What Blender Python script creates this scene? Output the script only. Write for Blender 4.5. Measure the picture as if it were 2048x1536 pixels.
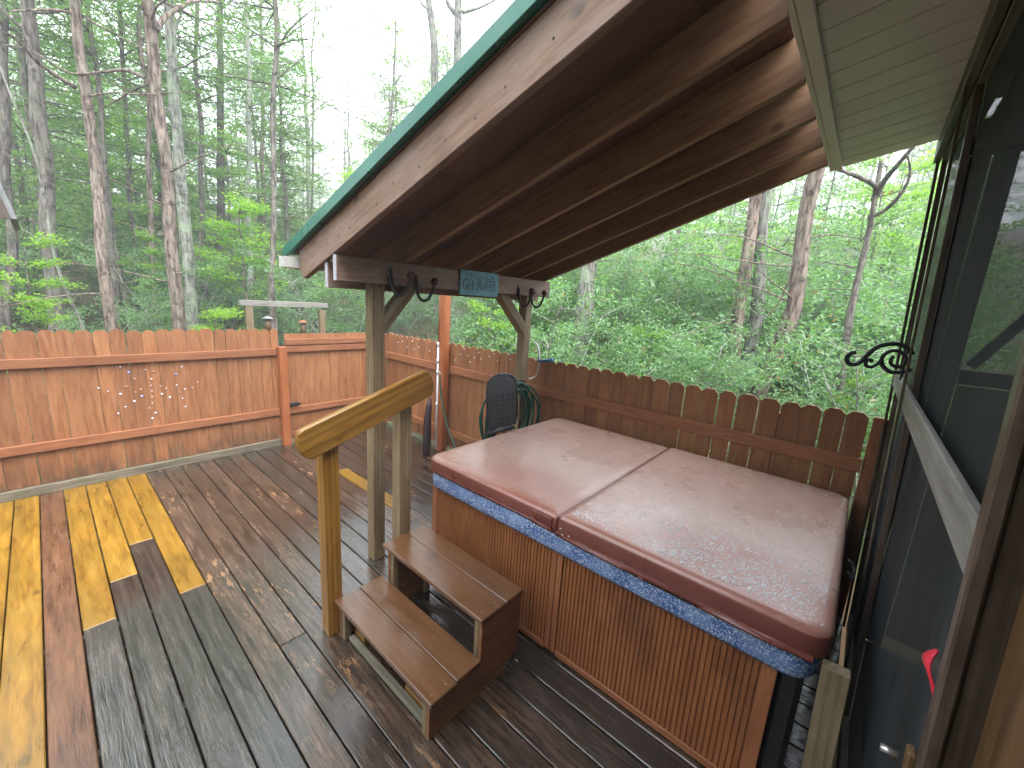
import bpy, bmesh, math, random
import numpy as np
from mathutils import Vector, Matrix, noise
for o in list(bpy.data.objects): bpy.data.objects.remove(o)
S = bpy.context.scene
COL = S.collection
RND = random.Random(7)

# ------------------------------------------------------------------ camera
FPX = 810.93                      # focal length in pixels of the 2048 px wide photograph
def _rot(a, b, c):
    a, b, c = [math.radians(v) for v in (a, b, c)]
    ca, sa, cb, sb, cc, sc = math.cos(a), math.sin(a), math.cos(b), math.sin(b), math.cos(c), math.sin(c)
    Rz = np.array([[ca, -sa, 0], [sa, ca, 0], [0, 0, 1]])
    base = np.array([[1, 0, 0], [0, 0, -1], [0, 1, 0]])
    Rx = np.array([[1, 0, 0], [0, cb, -sb], [0, sb, cb]])
    Rr = np.array([[cc, -sc, 0], [sc, cc, 0], [0, 0, 1]])
    return Rr @ Rx @ base @ Rz
RC = _rot(49.5128, 11.4778, 3.5480)
CAMP = np.array([0., 0., 2.0])
cam = bpy.data.cameras.new('camera'); camo = bpy.data.objects.new('camera', cam); COL.objects.link(camo)
m = Matrix.Identity(4)
for i in range(3):
    m[i][0] = RC[0][i]; m[i][1] = -RC[1][i]; m[i][2] = -RC[2][i]; m[i][3] = CAMP[i]
camo.matrix_world = m
cam.sensor_fit = 'HORIZONTAL'; cam.sensor_width = 36; cam.lens = FPX / 2048 * 36
cam.clip_start = 0.02; cam.clip_end = 600
S.camera = camo

# ------------------------------------------------------------------ sky, sun, exposure
SUN_EL, SUN_AZ = 60, 252          # bright overcast: the brightest sky is high behind the house
w = bpy.data.worlds.new('World'); S.world = w; w.use_nodes = True
wn, wl = w.node_tree.nodes, w.node_tree.links
bg = wn['Background']
sky = wn.new('ShaderNodeTexSky'); sky.sky_type = 'NISHITA'; sky.sun_disc = False
sky.sun_elevation = math.radians(SUN_EL); sky.sun_rotation = math.radians(90 - SUN_AZ)
sky.air_density = 1.0; sky.dust_density = 6.0; sky.ozone_density = 1.0
mixw = wn.new('ShaderNodeMix'); mixw.data_type = 'RGBA'; mixw.inputs[0].default_value = 0.72
wl.new(sky.outputs[0], mixw.inputs[6]); mixw.inputs[7].default_value = (13.6, 14.4, 15.6, 1)   # cloud layer over the blue
wl.new(mixw.outputs[2], bg.inputs[0]); bg.inputs[1].default_value = 0.115
sl = bpy.data.lights.new('sun', 'SUN'); sl.energy = 1.5; sl.angle = math.radians(40); sl.color = (1, .97, .92)
so = bpy.data.objects.new('sun', sl); COL.objects.link(so)
sdir = Vector((math.cos(math.radians(SUN_EL)) * math.cos(math.radians(SUN_AZ)), math.cos(math.radians(SUN_EL)) * math.sin(math.radians(SUN_AZ)), math.sin(math.radians(SUN_EL))))
so.rotation_euler = sdir.to_track_quat('Z', 'Y').to_euler()
S.view_settings.view_transform = 'Standard'; S.view_settings.look = 'None'
S.view_settings.exposure = 1.98; S.view_settings.gamma = 1
S.render.resolution_x, S.render.resolution_y = 1024, 768
S.cycles.transparent_max_bounces = 16
S.cycles.max_bounces = 6; S.cycles.diffuse_bounces = 3; S.cycles.glossy_bounces = 3

# ------------------------------------------------------------------ pixel helpers: a pixel is a direction, a plane gives the distance
def ray(px, py): return RC.T @ np.array([(px - 1024) / FPX, (py - 768) / FPX, 1.0])
def at(px, py, ax, val):
    d = ray(px, py); t = (val - CAMP[ax]) / d[ax]; return Vector(CAMP + t * d)
def at_r(px, py, r):
    d = ray(px, py); t = r / math.hypot(d[0], d[1]); return Vector(CAMP + t * d)

# ------------------------------------------------------------------ object helpers
def thing(name, label, cat, loc=(0, 0, 0), group=None):
    o = bpy.data.objects.new(name, None); COL.objects.link(o); o.location = loc; o.empty_display_size = .1
    tag(o, label, cat, group); return o
def tag(o, label, cat, group=None, kind=None):
    if label: o['label'] = label
    if cat: o['category'] = cat
    if group: o['group'] = group
    if kind: o['kind'] = kind
    return o
def wmat(o):
    m = o.matrix_basis.copy()
    return wmat(o.parent) @ o.matrix_parent_inverse @ m if o.parent else m
def adopt(o, p):
    if p is not None:
        o.parent = p; o.matrix_parent_inverse = wmat(p).inverted()
    return o
def mobj(name, me, mat, parent=None, mw=None):
    o = bpy.data.objects.new(name, me); COL.objects.link(o)
    if mat is not None and not me.materials: me.materials.append(mat)
    if mw is not None: o.matrix_basis = mw
    return adopt(o, parent)
def pymesh(name, v, f, smooth=False):
    me = bpy.data.meshes.new(name); me.from_pydata([tuple(p) for p in v], [], f); me.update()
    if smooth: me.polygons.foreach_set('use_smooth', [True] * len(me.polygons))
    return me
def frame(p, x, y):
    x = Vector(x).normalized(); y = Vector(y); y = (y - x * y.dot(x)).normalized(); z = x.cross(y)
    m = Matrix.Identity(4)
    for i in range(3): m[i][0] = x[i]; m[i][1] = y[i]; m[i][2] = z[i]; m[i][3] = p[i]
    return m
_boxcache = {}
def boxmesh(l, a, b, bev=.003):
    k = (round(l, 4), round(a, 4), round(b, 4), bev)
    if k in _boxcache: return _boxcache[k].copy()
    bm = bmesh.new(); bmesh.ops.create_cube(bm, size=1)
    for v in bm.verts: v.co = Vector((v.co.x * l, v.co.y * a, v.co.z * b))
    if bev: bmesh.ops.bevel(bm, geom=bm.edges[:], offset=min(bev, min(l, a, b) * .3), segments=1, affect='EDGES')
    me = bpy.data.meshes.new('box'); bm.to_mesh(me); bm.free(); _boxcache[k] = me
    return me.copy()
def bar(name, p0, p1, wy, wz, mat, parent=None, ydir=(0, 0, 1), bev=.003):
    """a board from p0 to p1: length on local X, wy along ydir, wz across"""
    p0, p1 = Vector(p0), Vector(p1); d = p1 - p0
    return mobj(name, boxmesh(d.length, wy, wz, bev), mat, parent, frame((p0 + p1) / 2, d, ydir))
def box(name, lo, hi, mat, parent=None, bev=.003, long=None):
    """axis-aligned board; the grain runs along its longest side"""
    lo, hi = Vector(lo), Vector(hi); s = hi - lo; c = (lo + hi) / 2
    k = max(range(3), key=lambda i: s[i]) if long is None else long
    X = [Vector((1, 0, 0)), Vector((0, 1, 0)), Vector((0, 0, 1))]
    j = (k + 1) % 3; l = (k + 2) % 3
    return mobj(name, boxmesh(s[k], s[j], s[l], bev), mat, parent, frame(c, X[k], X[j]))
def tube_geo(pts, rad, n=8, cap=True, jitter=0, seed=0, vv=None, ff=None):
    v = [] if vv is None else vv; f = [] if ff is None else ff
    pts = [Vector(p) for p in pts]; base = len(v); rr = random.Random(seed)
    if not hasattr(rad, '__len__'): rad = [rad] * len(pts)
    t0 = (pts[1] - pts[0]).normalized(); u = t0.orthogonal().normalized()
    for i, p in enumerate(pts):
        t = (pts[min(i + 1, len(pts) - 1)] - pts[max(i - 1, 0)]).normalized()
        u = (u - t * u.dot(t)).normalized(); q = t.cross(u)
        for k in range(n):
            a = 2 * math.pi * k / n; r = rad[i] * (1 + (rr.uniform(-jitter, jitter) if jitter else 0))
            v.append(p + (u * math.cos(a) + q * math.sin(a)) * r)
    for i in range(len(pts) - 1):
        for k in range(n):
            a = base + i * n + k; b = base + i * n + (k + 1) % n
            f.append((a, b, b + n, a + n))
    if cap:
        f.append(tuple(base + k for k in reversed(range(n)))); e = base + (len(pts) - 1) * n
        f.append(tuple(e + k for k in range(n)))
    return v, f
def tube(name, pts, rad, mat, parent=None, n=10, smooth=True, jitter=0):
    c = Vector(pts[0]); v, f = tube_geo([Vector(p) - c for p in pts], rad, n, jitter=jitter)
    return mobj(name, pymesh(name, v, f, smooth), mat, parent, Matrix.Translation(c))
def spline(P, n=8, closed=False):
    P = [Vector(p) for p in P]; out = []
    m = len(P)
    rng = range(m) if closed else range(m - 1)
    for i in rng:
        g = (lambda k: P[k % m]) if closed else (lambda k: P[max(0, min(m - 1, k))])
        a, b, c, d = g(i - 1), g(i), g(i + 1), g(i + 2)
        for k in range(n):
            t = k / n
            out.append(.5 * ((2 * b) + (c - a) * t + (2 * a - 5 * b + 4 * c - d) * t * t + (3 * b - a - 3 * c + d) * t ** 3))
    if not closed: out.append(P[-1])
    return out
def prism(name, outline, p, x, y, thick, mat, parent=None, bev=.002, long=None):
    """outline (u,v) in the plane of axes x,y at p, extruded by thick along x cross y"""
    bm = bmesh.new(); vs = [bm.verts.new((u, v, -thick / 2)) for u, v in outline]
    fc = bm.faces.new(vs); r = bmesh.ops.extrude_face_region(bm, geom=[fc])
    for e in r['geom']:
        if isinstance(e, bmesh.types.BMVert): e.co.z += thick
    bmesh.ops.recalc_face_normals(bm, faces=bm.faces)
    if bev: bmesh.ops.bevel(bm, geom=bm.edges[:], offset=bev, segments=1, affect='EDGES', clamp_overlap=True)
    me = bpy.data.meshes.new(name); bm.to_mesh(me); bm.free()
    return mobj(name, me, mat, parent, frame(p, x, y))

# ------------------------------------------------------------------ materials
class NT:
    def __init__(s, name):
        s.m = bpy.data.materials.new(name); s.m.use_nodes = True; s.t = s.m.node_tree; s.n = s.t.nodes
        s.b = s.n['Principled BSDF']; s.out = s.n['Material Output']
    def new(s, k, **kw):
        x = s.n.new('ShaderNode' + k)
        for a, b in kw.items(): setattr(x, a, b)
        return x
    def link(s, a, b): s.t.links.new(a, b)
    def val(s, sock, x):
        if isinstance(x, (int, float)): sock.default_value = x
        elif isinstance(x, (tuple, list)): sock.default_value = (*x, 1) if len(x) == 3 and sock.type == 'RGBA' else x
        else: s.link(x, sock)
    def noise(s, vec, scale, detail=4, rough=.55, dist=0):
        x = s.new('TexNoise'); x.inputs['Scale'].default_value = scale; x.inputs['Detail'].default_value = detail
        x.inputs['Roughness'].default_value = rough; x.inputs['Distortion'].default_value = dist
        if vec is not None: s.link(vec, x.inputs['Vector'])
        return x.outputs['Fac']
    def mapr(s, v, a, b, c=0., d=1.):
        x = s.new('MapRange'); x.clamp = True; s.val(x.inputs[0], v)
        for i, q in enumerate((a, b, c, d)): x.inputs[i + 1].default_value = q
        return x.outputs[0]
    def mix(s, fac, a, b, mode='MIX'):
        x = s.new('Mix', data_type='RGBA', blend_type=mode); s.val(x.inputs[0], fac); s.val(x.inputs[6], a); s.val(x.inputs[7], b)
        return x.outputs[2]
    def math(s, op, a, b=0.):
        x = s.new('Math', operation=op); s.val(x.inputs[0], a); s.val(x.inputs[1], b); return x.outputs[0]
    def mapping(s, vec, scale=(1, 1, 1), loc=None):
        x = s.new('Mapping'); s.link(vec, x.inputs[0]); x.inputs['Scale'].default_value = scale
        if loc is not None: s.val(x.inputs['Location'], loc)
        return x.outputs[0]
    def coords(s, rnd=True):
        tc = s.new('TexCoord'); v = tc.outputs['Object']
        if not rnd: return v, None
        oi = s.new('ObjectInfo'); r = oi.outputs['Random']
        c = s.new('CombineXYZ')
        for i, k in enumerate((37., 91., 53.)): s.link(s.math('MULTIPLY', r, k), c.inputs[i])
        a = s.new('VectorMath', operation='ADD'); s.link(v, a.inputs[0]); s.link(c.outputs[0], a.inputs[1])
        return a.outputs[0], r
    def bump(s, h, strength=.3, dist=.01):
        x = s.new('Bump'); x.inputs['Strength'].default_value = strength; x.inputs['Distance'].default_value = dist
        s.link(h, x.inputs['Height']); s.link(x.outputs[0], s.b.inputs['Normal']); return x
    def done(s, col=None, rough=None, metal=None, spec=None):
        if col is not None: s.val(s.b.inputs['Base Color'], col)
        if rough is not None: s.val(s.b.inputs['Roughness'], rough)
        if metal is not None: s.b.inputs['Metallic'].default_value = metal
        if spec is not None: s.val(s.b.inputs['Specular IOR Level'], spec)
        return s.m
def plain(name, col, rough=.5, metal=0., var=.12, scale=12, spec=None, bump=0.):
    t = NT(name); v, r = t.coords(); n = t.noise(v, scale, 5)
    c = t.mix(t.mapr(n, .3, .7), tuple(x * (1 - var) for x in col), tuple(min(1, x * (1 + var)) for x in col))
    if bump: t.bump(t.noise(v, scale * 6, 3), bump, .002)
    return t.done(c, t.mapr(t.noise(v, scale * .6, 3), .3, .7, max(.04, rough - .08), min(1, rough + .08)), metal, spec)
def wood(name, dark, mid, light, rough=.6, tone=.25, stain=None, stain_amt=.35, ring=0., bump=.35, wet=None, chips=None, knots=0., spec=.5, across=14, grime=.0):
    """sawn wood, grain along local X; every board gets its own tone and offset"""
    t = NT(name); v, r = t.coords()
    g = t.mapping(v, (1.0, across, across)); n1 = t.noise(g, 3.2, 5, .62, .6)
    g2 = t.mapping(v, (2.2, across * 4, across * 4)); n2 = t.noise(g2, 4, 2, .6)
    fac = t.math('ADD', t.math('MULTIPLY', n1, .72), t.math('MULTIPLY', n2, .28))
    cr = t.new('ValToRGB'); e = cr.color_ramp.elements; e[0].position = .36; e[0].color = (*dark, 1); e[1].position = .66; e[1].color = (*light, 1)
    q = cr.color_ramp.elements.new(.5); q.color = (*mid, 1); t.link(fac, cr.inputs[0]); c = cr.outputs[0]
    if ring:
        wv = t.new('TexWave', wave_type='RINGS', rings_direction='X', wave_profile='SAW'); wv.inputs['Scale'].default_value = 11; wv.inputs['Distortion'].default_value = 2.2
        wv.inputs['Detail'].default_value = 2; wv.inputs['Detail Scale'].default_value = .8; tco = t.new('TexCoord')
        ro = t.new('CombineXYZ'); t.link(t.math('MULTIPLY', r, 3.), ro.inputs[0]); t.link(t.mapr(r, 0, 1, .05, .12), ro.inputs[1]); t.link(t.mapr(r, 0, 1, .10, .03), ro.inputs[2])
        mp = t.mapping(tco.outputs['Object'], (.16, 1, 1), ro.outputs[0]); t.link(mp, wv.inputs['Vector'])
        c = t.mix(t.math('MULTIPLY', t.mapr(wv.outputs['Fac'], .45, 1), ring), c, tuple(x * .5 for x in dark))
    if knots:
        vo = t.new('TexVoronoi'); vo.inputs['Scale'].default_value = 2.4; t.link(t.mapping(v, (1, 1.6, 1.6)), vo.inputs['Vector'])
        c = t.mix(t.mapr(vo.outputs['Distance'], .045, .10, knots, 0), c, tuple(x * .35 for x in dark))
    c = t.mix(1, c, t.mix(r, (1 - tone,) * 3, (1 + tone,) * 3), 'MULTIPLY')
    if stain is not None:
        s1 = t.mapr(t.noise(t.mapping(v, (1.2, 4, 4)), 2.1, 5, .72), .42, .72)
        c = t.mix(t.math('MULTIPLY', s1, stain_amt), c, stain)
    if grime:   # mildew towards one end of the picket (bottom end sits at local x<0)
        sx = t.new('SeparateXYZ'); tc = t.new('TexCoord'); t.link(tc.outputs['Object'], sx.inputs[0])
        lo = t.math('MULTIPLY', t.mapr(sx.outputs[0], -.45, -.72), t.mapr(t.noise(t.mapping(v, (2, 5, 5)), 2.4, 4), .35, .62))
        c = t.mix(t.math('MULTIPLY', lo, grime), c, (.05, .03, .018))
    rg = t.mapr(n1, .3, .7, rough - .08, rough + .08)
    if chips is not None:
        cn = t.noise(t.mapping(v, (2.2, 9, 9)), 3.4, 4, .7); zone = t.mapr(t.noise(t.mapping(v, (.9, 2, 2)), 1.3, 2), .48, .62)
        cm = t.math('MULTIPLY', t.mapr(cn, .565, .645), zone)
        c = t.mix(cm, c, chips)
    if wet is not None:
        wm = t.mapr(t.noise(t.mapping(v, (1.1, 4.5, 4.5)), 1.7, 4, .7), wet[0], wet[0] + .26)
        rg = t.math('MULTIPLY', rg, t.mapr(wm, 0, 1, 1, wet[1])); c = t.mix(t.math('MULTIPLY', wm, .35), c, (.0, .0, .0))
    t.bump(fac, bump, .004)
    return t.done(c, rg, spec=spec)

M = {}
M['fence'] = wood('fence_stain', (0.178, 0.06226, 0.02098), (0.267, 0.1121, 0.04325), (0.3338, 0.1577, 0.06553), rough=.62, tone=.2, stain=(.18, .055, .02), stain_amt=.55, bump=.25, grime=.9, across=10)
M['fence_rail'] = wood('fence_rail_stain', (0.1652, 0.05447, 0.02048), (0.2478, 0.09338, 0.03755), (0.3097, 0.1323, 0.05802), rough=.58, tone=.1, stain=(.17, .06, .025), stain_amt=.45, bump=.25)
M['fence_dark'] = wood('fence_stain_shaded_copy', (.115, .032, .015), (.17, .05, .022), (.22, .07, .032), rough=.58, tone=.12, stain=(.09, .028, .012), stain_amt=.4, bump=.25, across=10)  # unused copy of the fence stain, darkened for the shade under the roof
M['fence_dark_rail'] = wood('fence_rail_shaded_copy', (.13, .036, .016), (.19, .056, .025), (.24, .078, .036), rough=.55, tone=.08, bump=.22)  # unused rail copy, roof shade put into its colour as well
M['orange_post'] = wood('orange_painted_post', (0.216, 0.057, 0.0168), (0.288, 0.0912, 0.0294), (0.3456, 0.1216, 0.042), rough=.5, tone=.06, bump=.2)
M['deck'] = wood('deck_wet_brown', (0.01792, 0.01125, 0.0081), (0.05824, 0.035, 0.0216), (0.1254, 0.0775, 0.0486), rough=.22, tone=.35, stain=(.045, .038, .032), stain_amt=.7, bump=.75, wet=(.38, .38), chips=(.30, .17, .085), across=11, spec=1.)
M['deck_dark'] = wood('deck_wet_grey', (0.013, 0.0104, 0.0078), (0.0416, 0.0325, 0.0247), (0.091, 0.0728, 0.0559), rough=.22, tone=.22, stain=(.045, .036, .026), stain_amt=.5, bump=.85, wet=(.32, .30), across=12, spec=1.)
M['deck_red'] = wood('deck_brown_stain', (.06, .026, .012), (.115, .05, .022), (.165, .078, .036), rough=.36, tone=.1, stain=(.045, .022, .012), stain_amt=.6, bump=.4, wet=(.45, .5), across=9)
M['deck_new'] = wood('deck_new_pine', (0.1444, 0.06473, 0.004165), (0.2346, 0.1173, 0.00833), (0.3069, 0.1618, 0.01666), rough=.36, tone=.14, stain=(.15, .095, .01), stain_amt=.6, ring=.25, bump=.3, wet=(.45, .6), knots=.7, across=8)
M['treated'] = wood('treated_pine', (0.1152, 0.0744, 0.0336), (0.1824, 0.1248, 0.06), (0.2304, 0.1632, 0.0864), rough=.6, tone=.1, ring=.75, stain=(.27, .23, .15), stain_amt=.5, bump=.3, knots=.5, across=9)
M['rail_wood'] = wood('handrail_pine', (0.1742, 0.0714, 0.01013), (0.2558, 0.1204, 0.02025), (0.3266, 0.1683, 0.03443), rough=.36, tone=.05, ring=.75, stain=(.17, .115, .02), stain_amt=.45, bump=.25, knots=.95, across=8)
M['beam'] = wood('beam_brown_stain', (0.1141, 0.0606, 0.03546), (0.1782, 0.09982, 0.06002), (0.2353, 0.139, 0.08866), rough=.6, tone=.08, stain=(.38, .30, .26), stain_amt=.45, bump=.3, knots=.8)
M['rafter'] = wood('rafter_brown_stain', (0.1562, 0.07875, 0.03931), (0.2396, 0.1313, 0.06739), (0.3125, 0.1837, 0.09828), rough=.6, tone=.12, stain=(.12, .05, .025), stain_amt=.3, bump=.25, knots=.8)
M['sheath'] = wood('roof_sheathing', (0.08928, 0.03627, 0.01934), (0.1265, 0.05481, 0.02902), (0.1562, 0.07254, 0.0403), rough=.7, tone=.12, stain=(.08, .04, .026), stain_amt=.6, bump=.2, across=3)
M['endgrain'] = plain('bleached_end_grain', (.42, .42, .46), .7, var=.15, scale=40)
M['weathered'] = wood('weathered_grey_board', (0.143, 0.132, 0.1155), (0.231, 0.22, 0.198), (0.308, 0.297, 0.2695), rough=.7, tone=.05, ring=.35, bump=.4, knots=.3)
M['porch_wood'] = wood('porch_dark_brown', (0.025, 0.014, 0.009), (0.045, 0.0275, 0.018), (0.08, 0.05, 0.035), rough=.45, tone=.15, stain=(.30, .24, .19), stain_amt=.3, bump=.3)
M['porch_gold'] = wood('porch_golden_board', (.06, .03, .010), (.11, .058, .02), (.17, .095, .036), rough=.5, tone=.1, stain=(.1, .055, .02), stain_amt=.5, bump=.3)
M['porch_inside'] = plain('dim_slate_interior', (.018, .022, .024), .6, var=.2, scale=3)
M['step_paint'] = wood('brown_step_paint', (0.1176, 0.056, 0.0252), (0.1322, 0.06272, 0.02835), (0.1512, 0.07168, 0.03255), rough=.17, tone=.04, ring=.16, bump=.5, wet=(.45, .5), spec=.6)
M['step_side'] = wood('step_side_stain', (.13, .05, .018), (.20, .082, .03), (.27, .12, .05), rough=.5, tone=.08, stain=(.07, .03, .014), stain_amt=.6, bump=.25)
M['base_board'] = wood('mossy_base_board', (.08, .065, .045), (.15, .125, .09), (.24, .21, .16), rough=.6, tone=.06, stain=(.08, .10, .045), stain_amt=.5, bump=.4)
M['metal_green'] = plain('green_roof_metal', (.008, .135, .085), .32, 0., .06, 5, spec=.6)
M['vinyl'] = plain('cream_vinyl', (.56, .54, .45), .45, var=.05, scale=4)
M['white_pvc'] = plain('white_pvc', (.62, .63, .66), .3, var=.03)
M['white_gutter'] = plain('white_gutter', (.5, .5, .48), .45, var=.08)
M['iron'] = plain('black_iron', (.015, .016, .02), .4, .3, .2, 30)
M['hook_iron'] = plain('brown_black_hook', (.02, .022, .02), .45, .5, .3, 30)
M['hook_ball'] = plain('dark_wood_ball', (.06, .018, .012), .3, 0, .3, 30)
M['plastic_black'] = plain('charcoal_resin', (.028, .03, .033), .5, var=.15, scale=30)
M['hose'] = plain('green_hose', (.006, .075, .05), .35, var=.2, scale=20)
M['steel'] = plain('dull_steel', (.5, .5, .5), .35, .9, .1, 20)
M['blue'] = plain('blue_nozzle', (.02, .12, .24), .35, var=.1)
M['maroon'] = plain('dark_maroon_fabric', (.018, .005, .008), .6, var=.25, scale=20)
M['gem'] = plain('frosted_glass_gem', (.55, .58, .64), .08, var=.1, spec=.9)
M['gem_blue'] = plain('blue_glass_gem', (.30, .36, .72), .08, var=.1, spec=.9)
M['gem_dull'] = plain('amber_glass_gem', (.30, .17, .10), .12, var=.2, spec=.8)
M['tub_black'] = plain('tub_black_matte', (.006, .006, .007), .7, var=.1)
M['screw'] = plain('screw_head', (.30, .13, .06), .4, .2, .2, 60)
M['tag_red'] = plain('red_ribbon', (.62, .02, .045), .5, var=.1)
M['sign_blue'] = plain('painted_blue_plaque', (.11, .30, .37), .55, var=.3, scale=9)
M['sign_dark'] = plain('sign_lettering', (.03, .05, .06), .6, var=.05)
M['roof_grey'] = plain('grey_shingle', (.20, .21, .21), .6, var=.25, scale=20)
M['nail'] = plain('dark_nail_head', (.05, .035, .03), .5, .4, .2, 40)

def mat_cabinet():
    t = NT('tub_cabinet_slats'); v, r = t.coords()
    n = t.noise(t.mapping(v, (1, 6, 1.2)), 3, 5); c = t.mix(t.mapr(n, .3, .7), (.20, .068, .022), (.29, .108, .038))
    d = t.mapr(t.noise(t.mapping(v, (1, 2.2, 1.2)), 1.6, 4), .52, .72); c = t.mix(t.math('MULTIPLY', d, .5), c, (.07, .028, .015))
    return t.done(c, .5, spec=.4)
M['cabinet'] = mat_cabinet()
M['cabinet_frame'] = wood('tub_cabinet_frame', (.22, .075, .03), (.27, .095, .038), (.32, .12, .05), rough=.5, tone=.04, stain=(.14, .05, .02), stain_amt=.4, bump=.15)
def mat_lip():
    t = NT('blue_speckled_shell'); tc = t.new('TexCoord'); v = tc.outputs['Object']
    vo = t.new('TexVoronoi'); vo.inputs['Scale'].default_value = 190; t.link(v, vo.inputs['Vector'])
    sx = t.new('SeparateColor'); t.link(vo.outputs['Color'], sx.inputs[0])
    c = t.mix(t.mapr(sx.outputs[0], .0, 1.), (.025, .065, .20), (.09, .17, .38))
    c = t.mix(t.mapr(sx.outputs[1], .76, .82), c, (.45, .52, .66))
    c = t.mix(t.mapr(t.noise(v, 9, 4), .45, .6, 0, .35), c, (.30, .40, .58))
    return t.done(c, .22, spec=.6)
M['lip'] = mat_lip()
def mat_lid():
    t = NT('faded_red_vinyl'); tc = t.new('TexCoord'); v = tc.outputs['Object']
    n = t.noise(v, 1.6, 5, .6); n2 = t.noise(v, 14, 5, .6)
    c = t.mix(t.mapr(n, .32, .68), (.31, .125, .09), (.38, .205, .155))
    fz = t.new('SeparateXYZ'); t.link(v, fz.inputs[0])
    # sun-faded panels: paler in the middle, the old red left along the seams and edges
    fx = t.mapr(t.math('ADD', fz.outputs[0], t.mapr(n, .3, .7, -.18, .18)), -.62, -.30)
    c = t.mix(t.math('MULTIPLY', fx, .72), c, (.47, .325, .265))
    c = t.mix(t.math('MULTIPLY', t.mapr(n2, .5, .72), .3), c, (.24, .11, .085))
    # leather grain
    vo = t.new('TexVoronoi'); vo.inputs['Scale'].default_value = 260; t.link(v, vo.inputs['Vector'])
    t.bump(vo.outputs['Distance'], .12, .002)
    wet = t.mapr(t.noise(v, 2.6, 3), .42, .62)
    return t.done(c, t.mapr(wet, 0, 1, .34, .24), spec=.65)
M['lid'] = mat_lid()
M['lid_side'] = plain('dark_red_vinyl_side', (.165, .048, .036), .3, var=.15, scale=6, spec=.55)  # cover sides are a darker red than the top
M['lid_skirt'] = plain('dark_red_vinyl_skirt', (.145, .036, .026), .3, var=.2, scale=8, spec=.55)
def mat_water():
    t = NT('water_drop_white_glint'); t.b.inputs['Transmission Weight'].default_value = .4; t.b.inputs['IOR'].default_value = 1.4; t.b.inputs['Coat Weight'].default_value = 1; t.b.inputs['Coat Roughness'].default_value = .02
    return t.done((.97, .95, .95), .03, spec=1.)  # part-white body colour stands in for sky glints on the drops
M['water'] = mat_water()
def mat_screen():
    """fine dark insect mesh: part of the light passes between the wires"""
    t = NT('insect_screen'); v, r = t.coords()
    n = t.noise(t.mapping(v, (9, .6, .6)), 1.2, 4); c = t.mix(t.mapr(n, .4, .75), (.022, .026, .028), (.055, .064, .070))
    t.val(t.b.inputs['Base Color'], c); t.b.inputs['Roughness'].default_value = .8; t.b.inputs['Specular IOR Level'].default_value = .15
    tr = t.new('BsdfTransparent'); mx = t.new('MixShader'); mx.inputs[0].default_value = .68
    t.link(tr.outputs[0], mx.inputs[1]); t.link(t.b.outputs[0], mx.inputs[2]); t.link(mx.outputs[0], t.out.inputs[0])
    return t.m
M['screen'] = mat_screen()
def mat_bark(name, a, b, lichen=None, amt=.4):
    t = NT(name); v, r = t.coords()
    g = t.mapping(v, (9, 9, 1.6)); n = t.noise(g, 2.2, 5, .68, .5)
    c = t.mix(t.mapr(n, .40, .60), a, b)
    c = t.mix(t.math('MULTIPLY', t.mapr(t.noise(t.mapping(v, (2.6, 2.6, 3.4)), 1.6, 4, .6), .58, .66), .8), c, tuple(x * .45 for x in a))
    if lichen is not None:
        c = t.mix(t.math('MULTIPLY', t.mapr(t.noise(v, 3.2, 5, .7), .5, .62), amt), c, lichen)
    c = t.mix(1, c, t.mix(r, (.8,) * 3, (1.2,) * 3), 'MULTIPLY')
    t.bump(n, 1., .05); return t.done(c, .85, spec=.2)
M['bark_red'] = mat_bark('shaggy_red_brown_bark', (.085, .062, .05), (.38, .30, .25), (.30, .31, .22), .25)
M['bark_grey'] = mat_bark('grey_lichen_bark', (.09, .088, .075), (.32, .315, .28), (.30, .38, .25), .75)
M['bark_dark'] = mat_bark('dark_pine_bark', (.065, .055, .048), (.25, .215, .19), (.20, .25, .17), .4)
M['bark_pale'] = mat_bark('pale_smooth_bark', (.24, .24, .21), (.42, .42, .38), (.28, .40, .26), .6)
def mat_leaf(name, a, b, gloss=.5, transl=.4, odd=None):
    t = NT(name); ge = t.new('NewGeometry'); oi = t.new('ObjectInfo')
    c = t.mix(ge.outputs['Random Per Island'], a, b)
    c = t.mix(1, c, t.mix(oi.outputs['Random'], (.82,) * 3, (1.15,) * 3), 'MULTIPLY')
    if odd is not None: c = t.mix(t.mapr(t.math('FRACT', t.math('MULTIPLY', ge.outputs['Random Per Island'], 17.3)), odd[1], odd[1] + .01), c, odd[0])
    t.val(t.b.inputs['Base Color'], c); t.b.inputs['Roughness'].default_value = gloss; t.b.inputs['Specular IOR Level'].default_value = .35
    tl = t.new('BsdfTranslucent'); t.link(t.mix(1, c, (1.25, 1.35, .7), 'MULTIPLY'), tl.inputs[0])
    mx = t.new('MixShader'); mx.inputs[0].default_value = transl
    t.link(t.b.outputs[0], mx.inputs[1]); t.link(tl.outputs[0], mx.inputs[2]); t.link(mx.outputs[0], t.out.inputs[0])
    return t.m
M['leaf_laurel'] = mat_leaf('evergreen_laurel_leaf', (.10, .21, .09), (.24, .40, .20), .28, .45, ((.30, .15, .05), .985))
M['leaf_spring'] = mat_leaf('spring_green_leaf', (.17, .34, .04), (.32, .50, .08), .45, .55)
M['leaf_mid'] = mat_leaf('mid_green_leaf', (.13, .26, .065), (.27, .43, .125), .45, .5, ((.35, .16, .05), .99))
M['leaf_under'] = mat_leaf('dark_undergrowth_leaf', (.07, .14, .045), (.16, .27, .085), .5, .4, ((.30, .17, .08), .93))  # darker green than the mid leaf
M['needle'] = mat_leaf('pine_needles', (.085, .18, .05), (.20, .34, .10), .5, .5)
M['needle_blue'] = mat_leaf('far_pine_needles', (.12, .21, .085), (.24, .36, .14), .5, .5)
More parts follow.
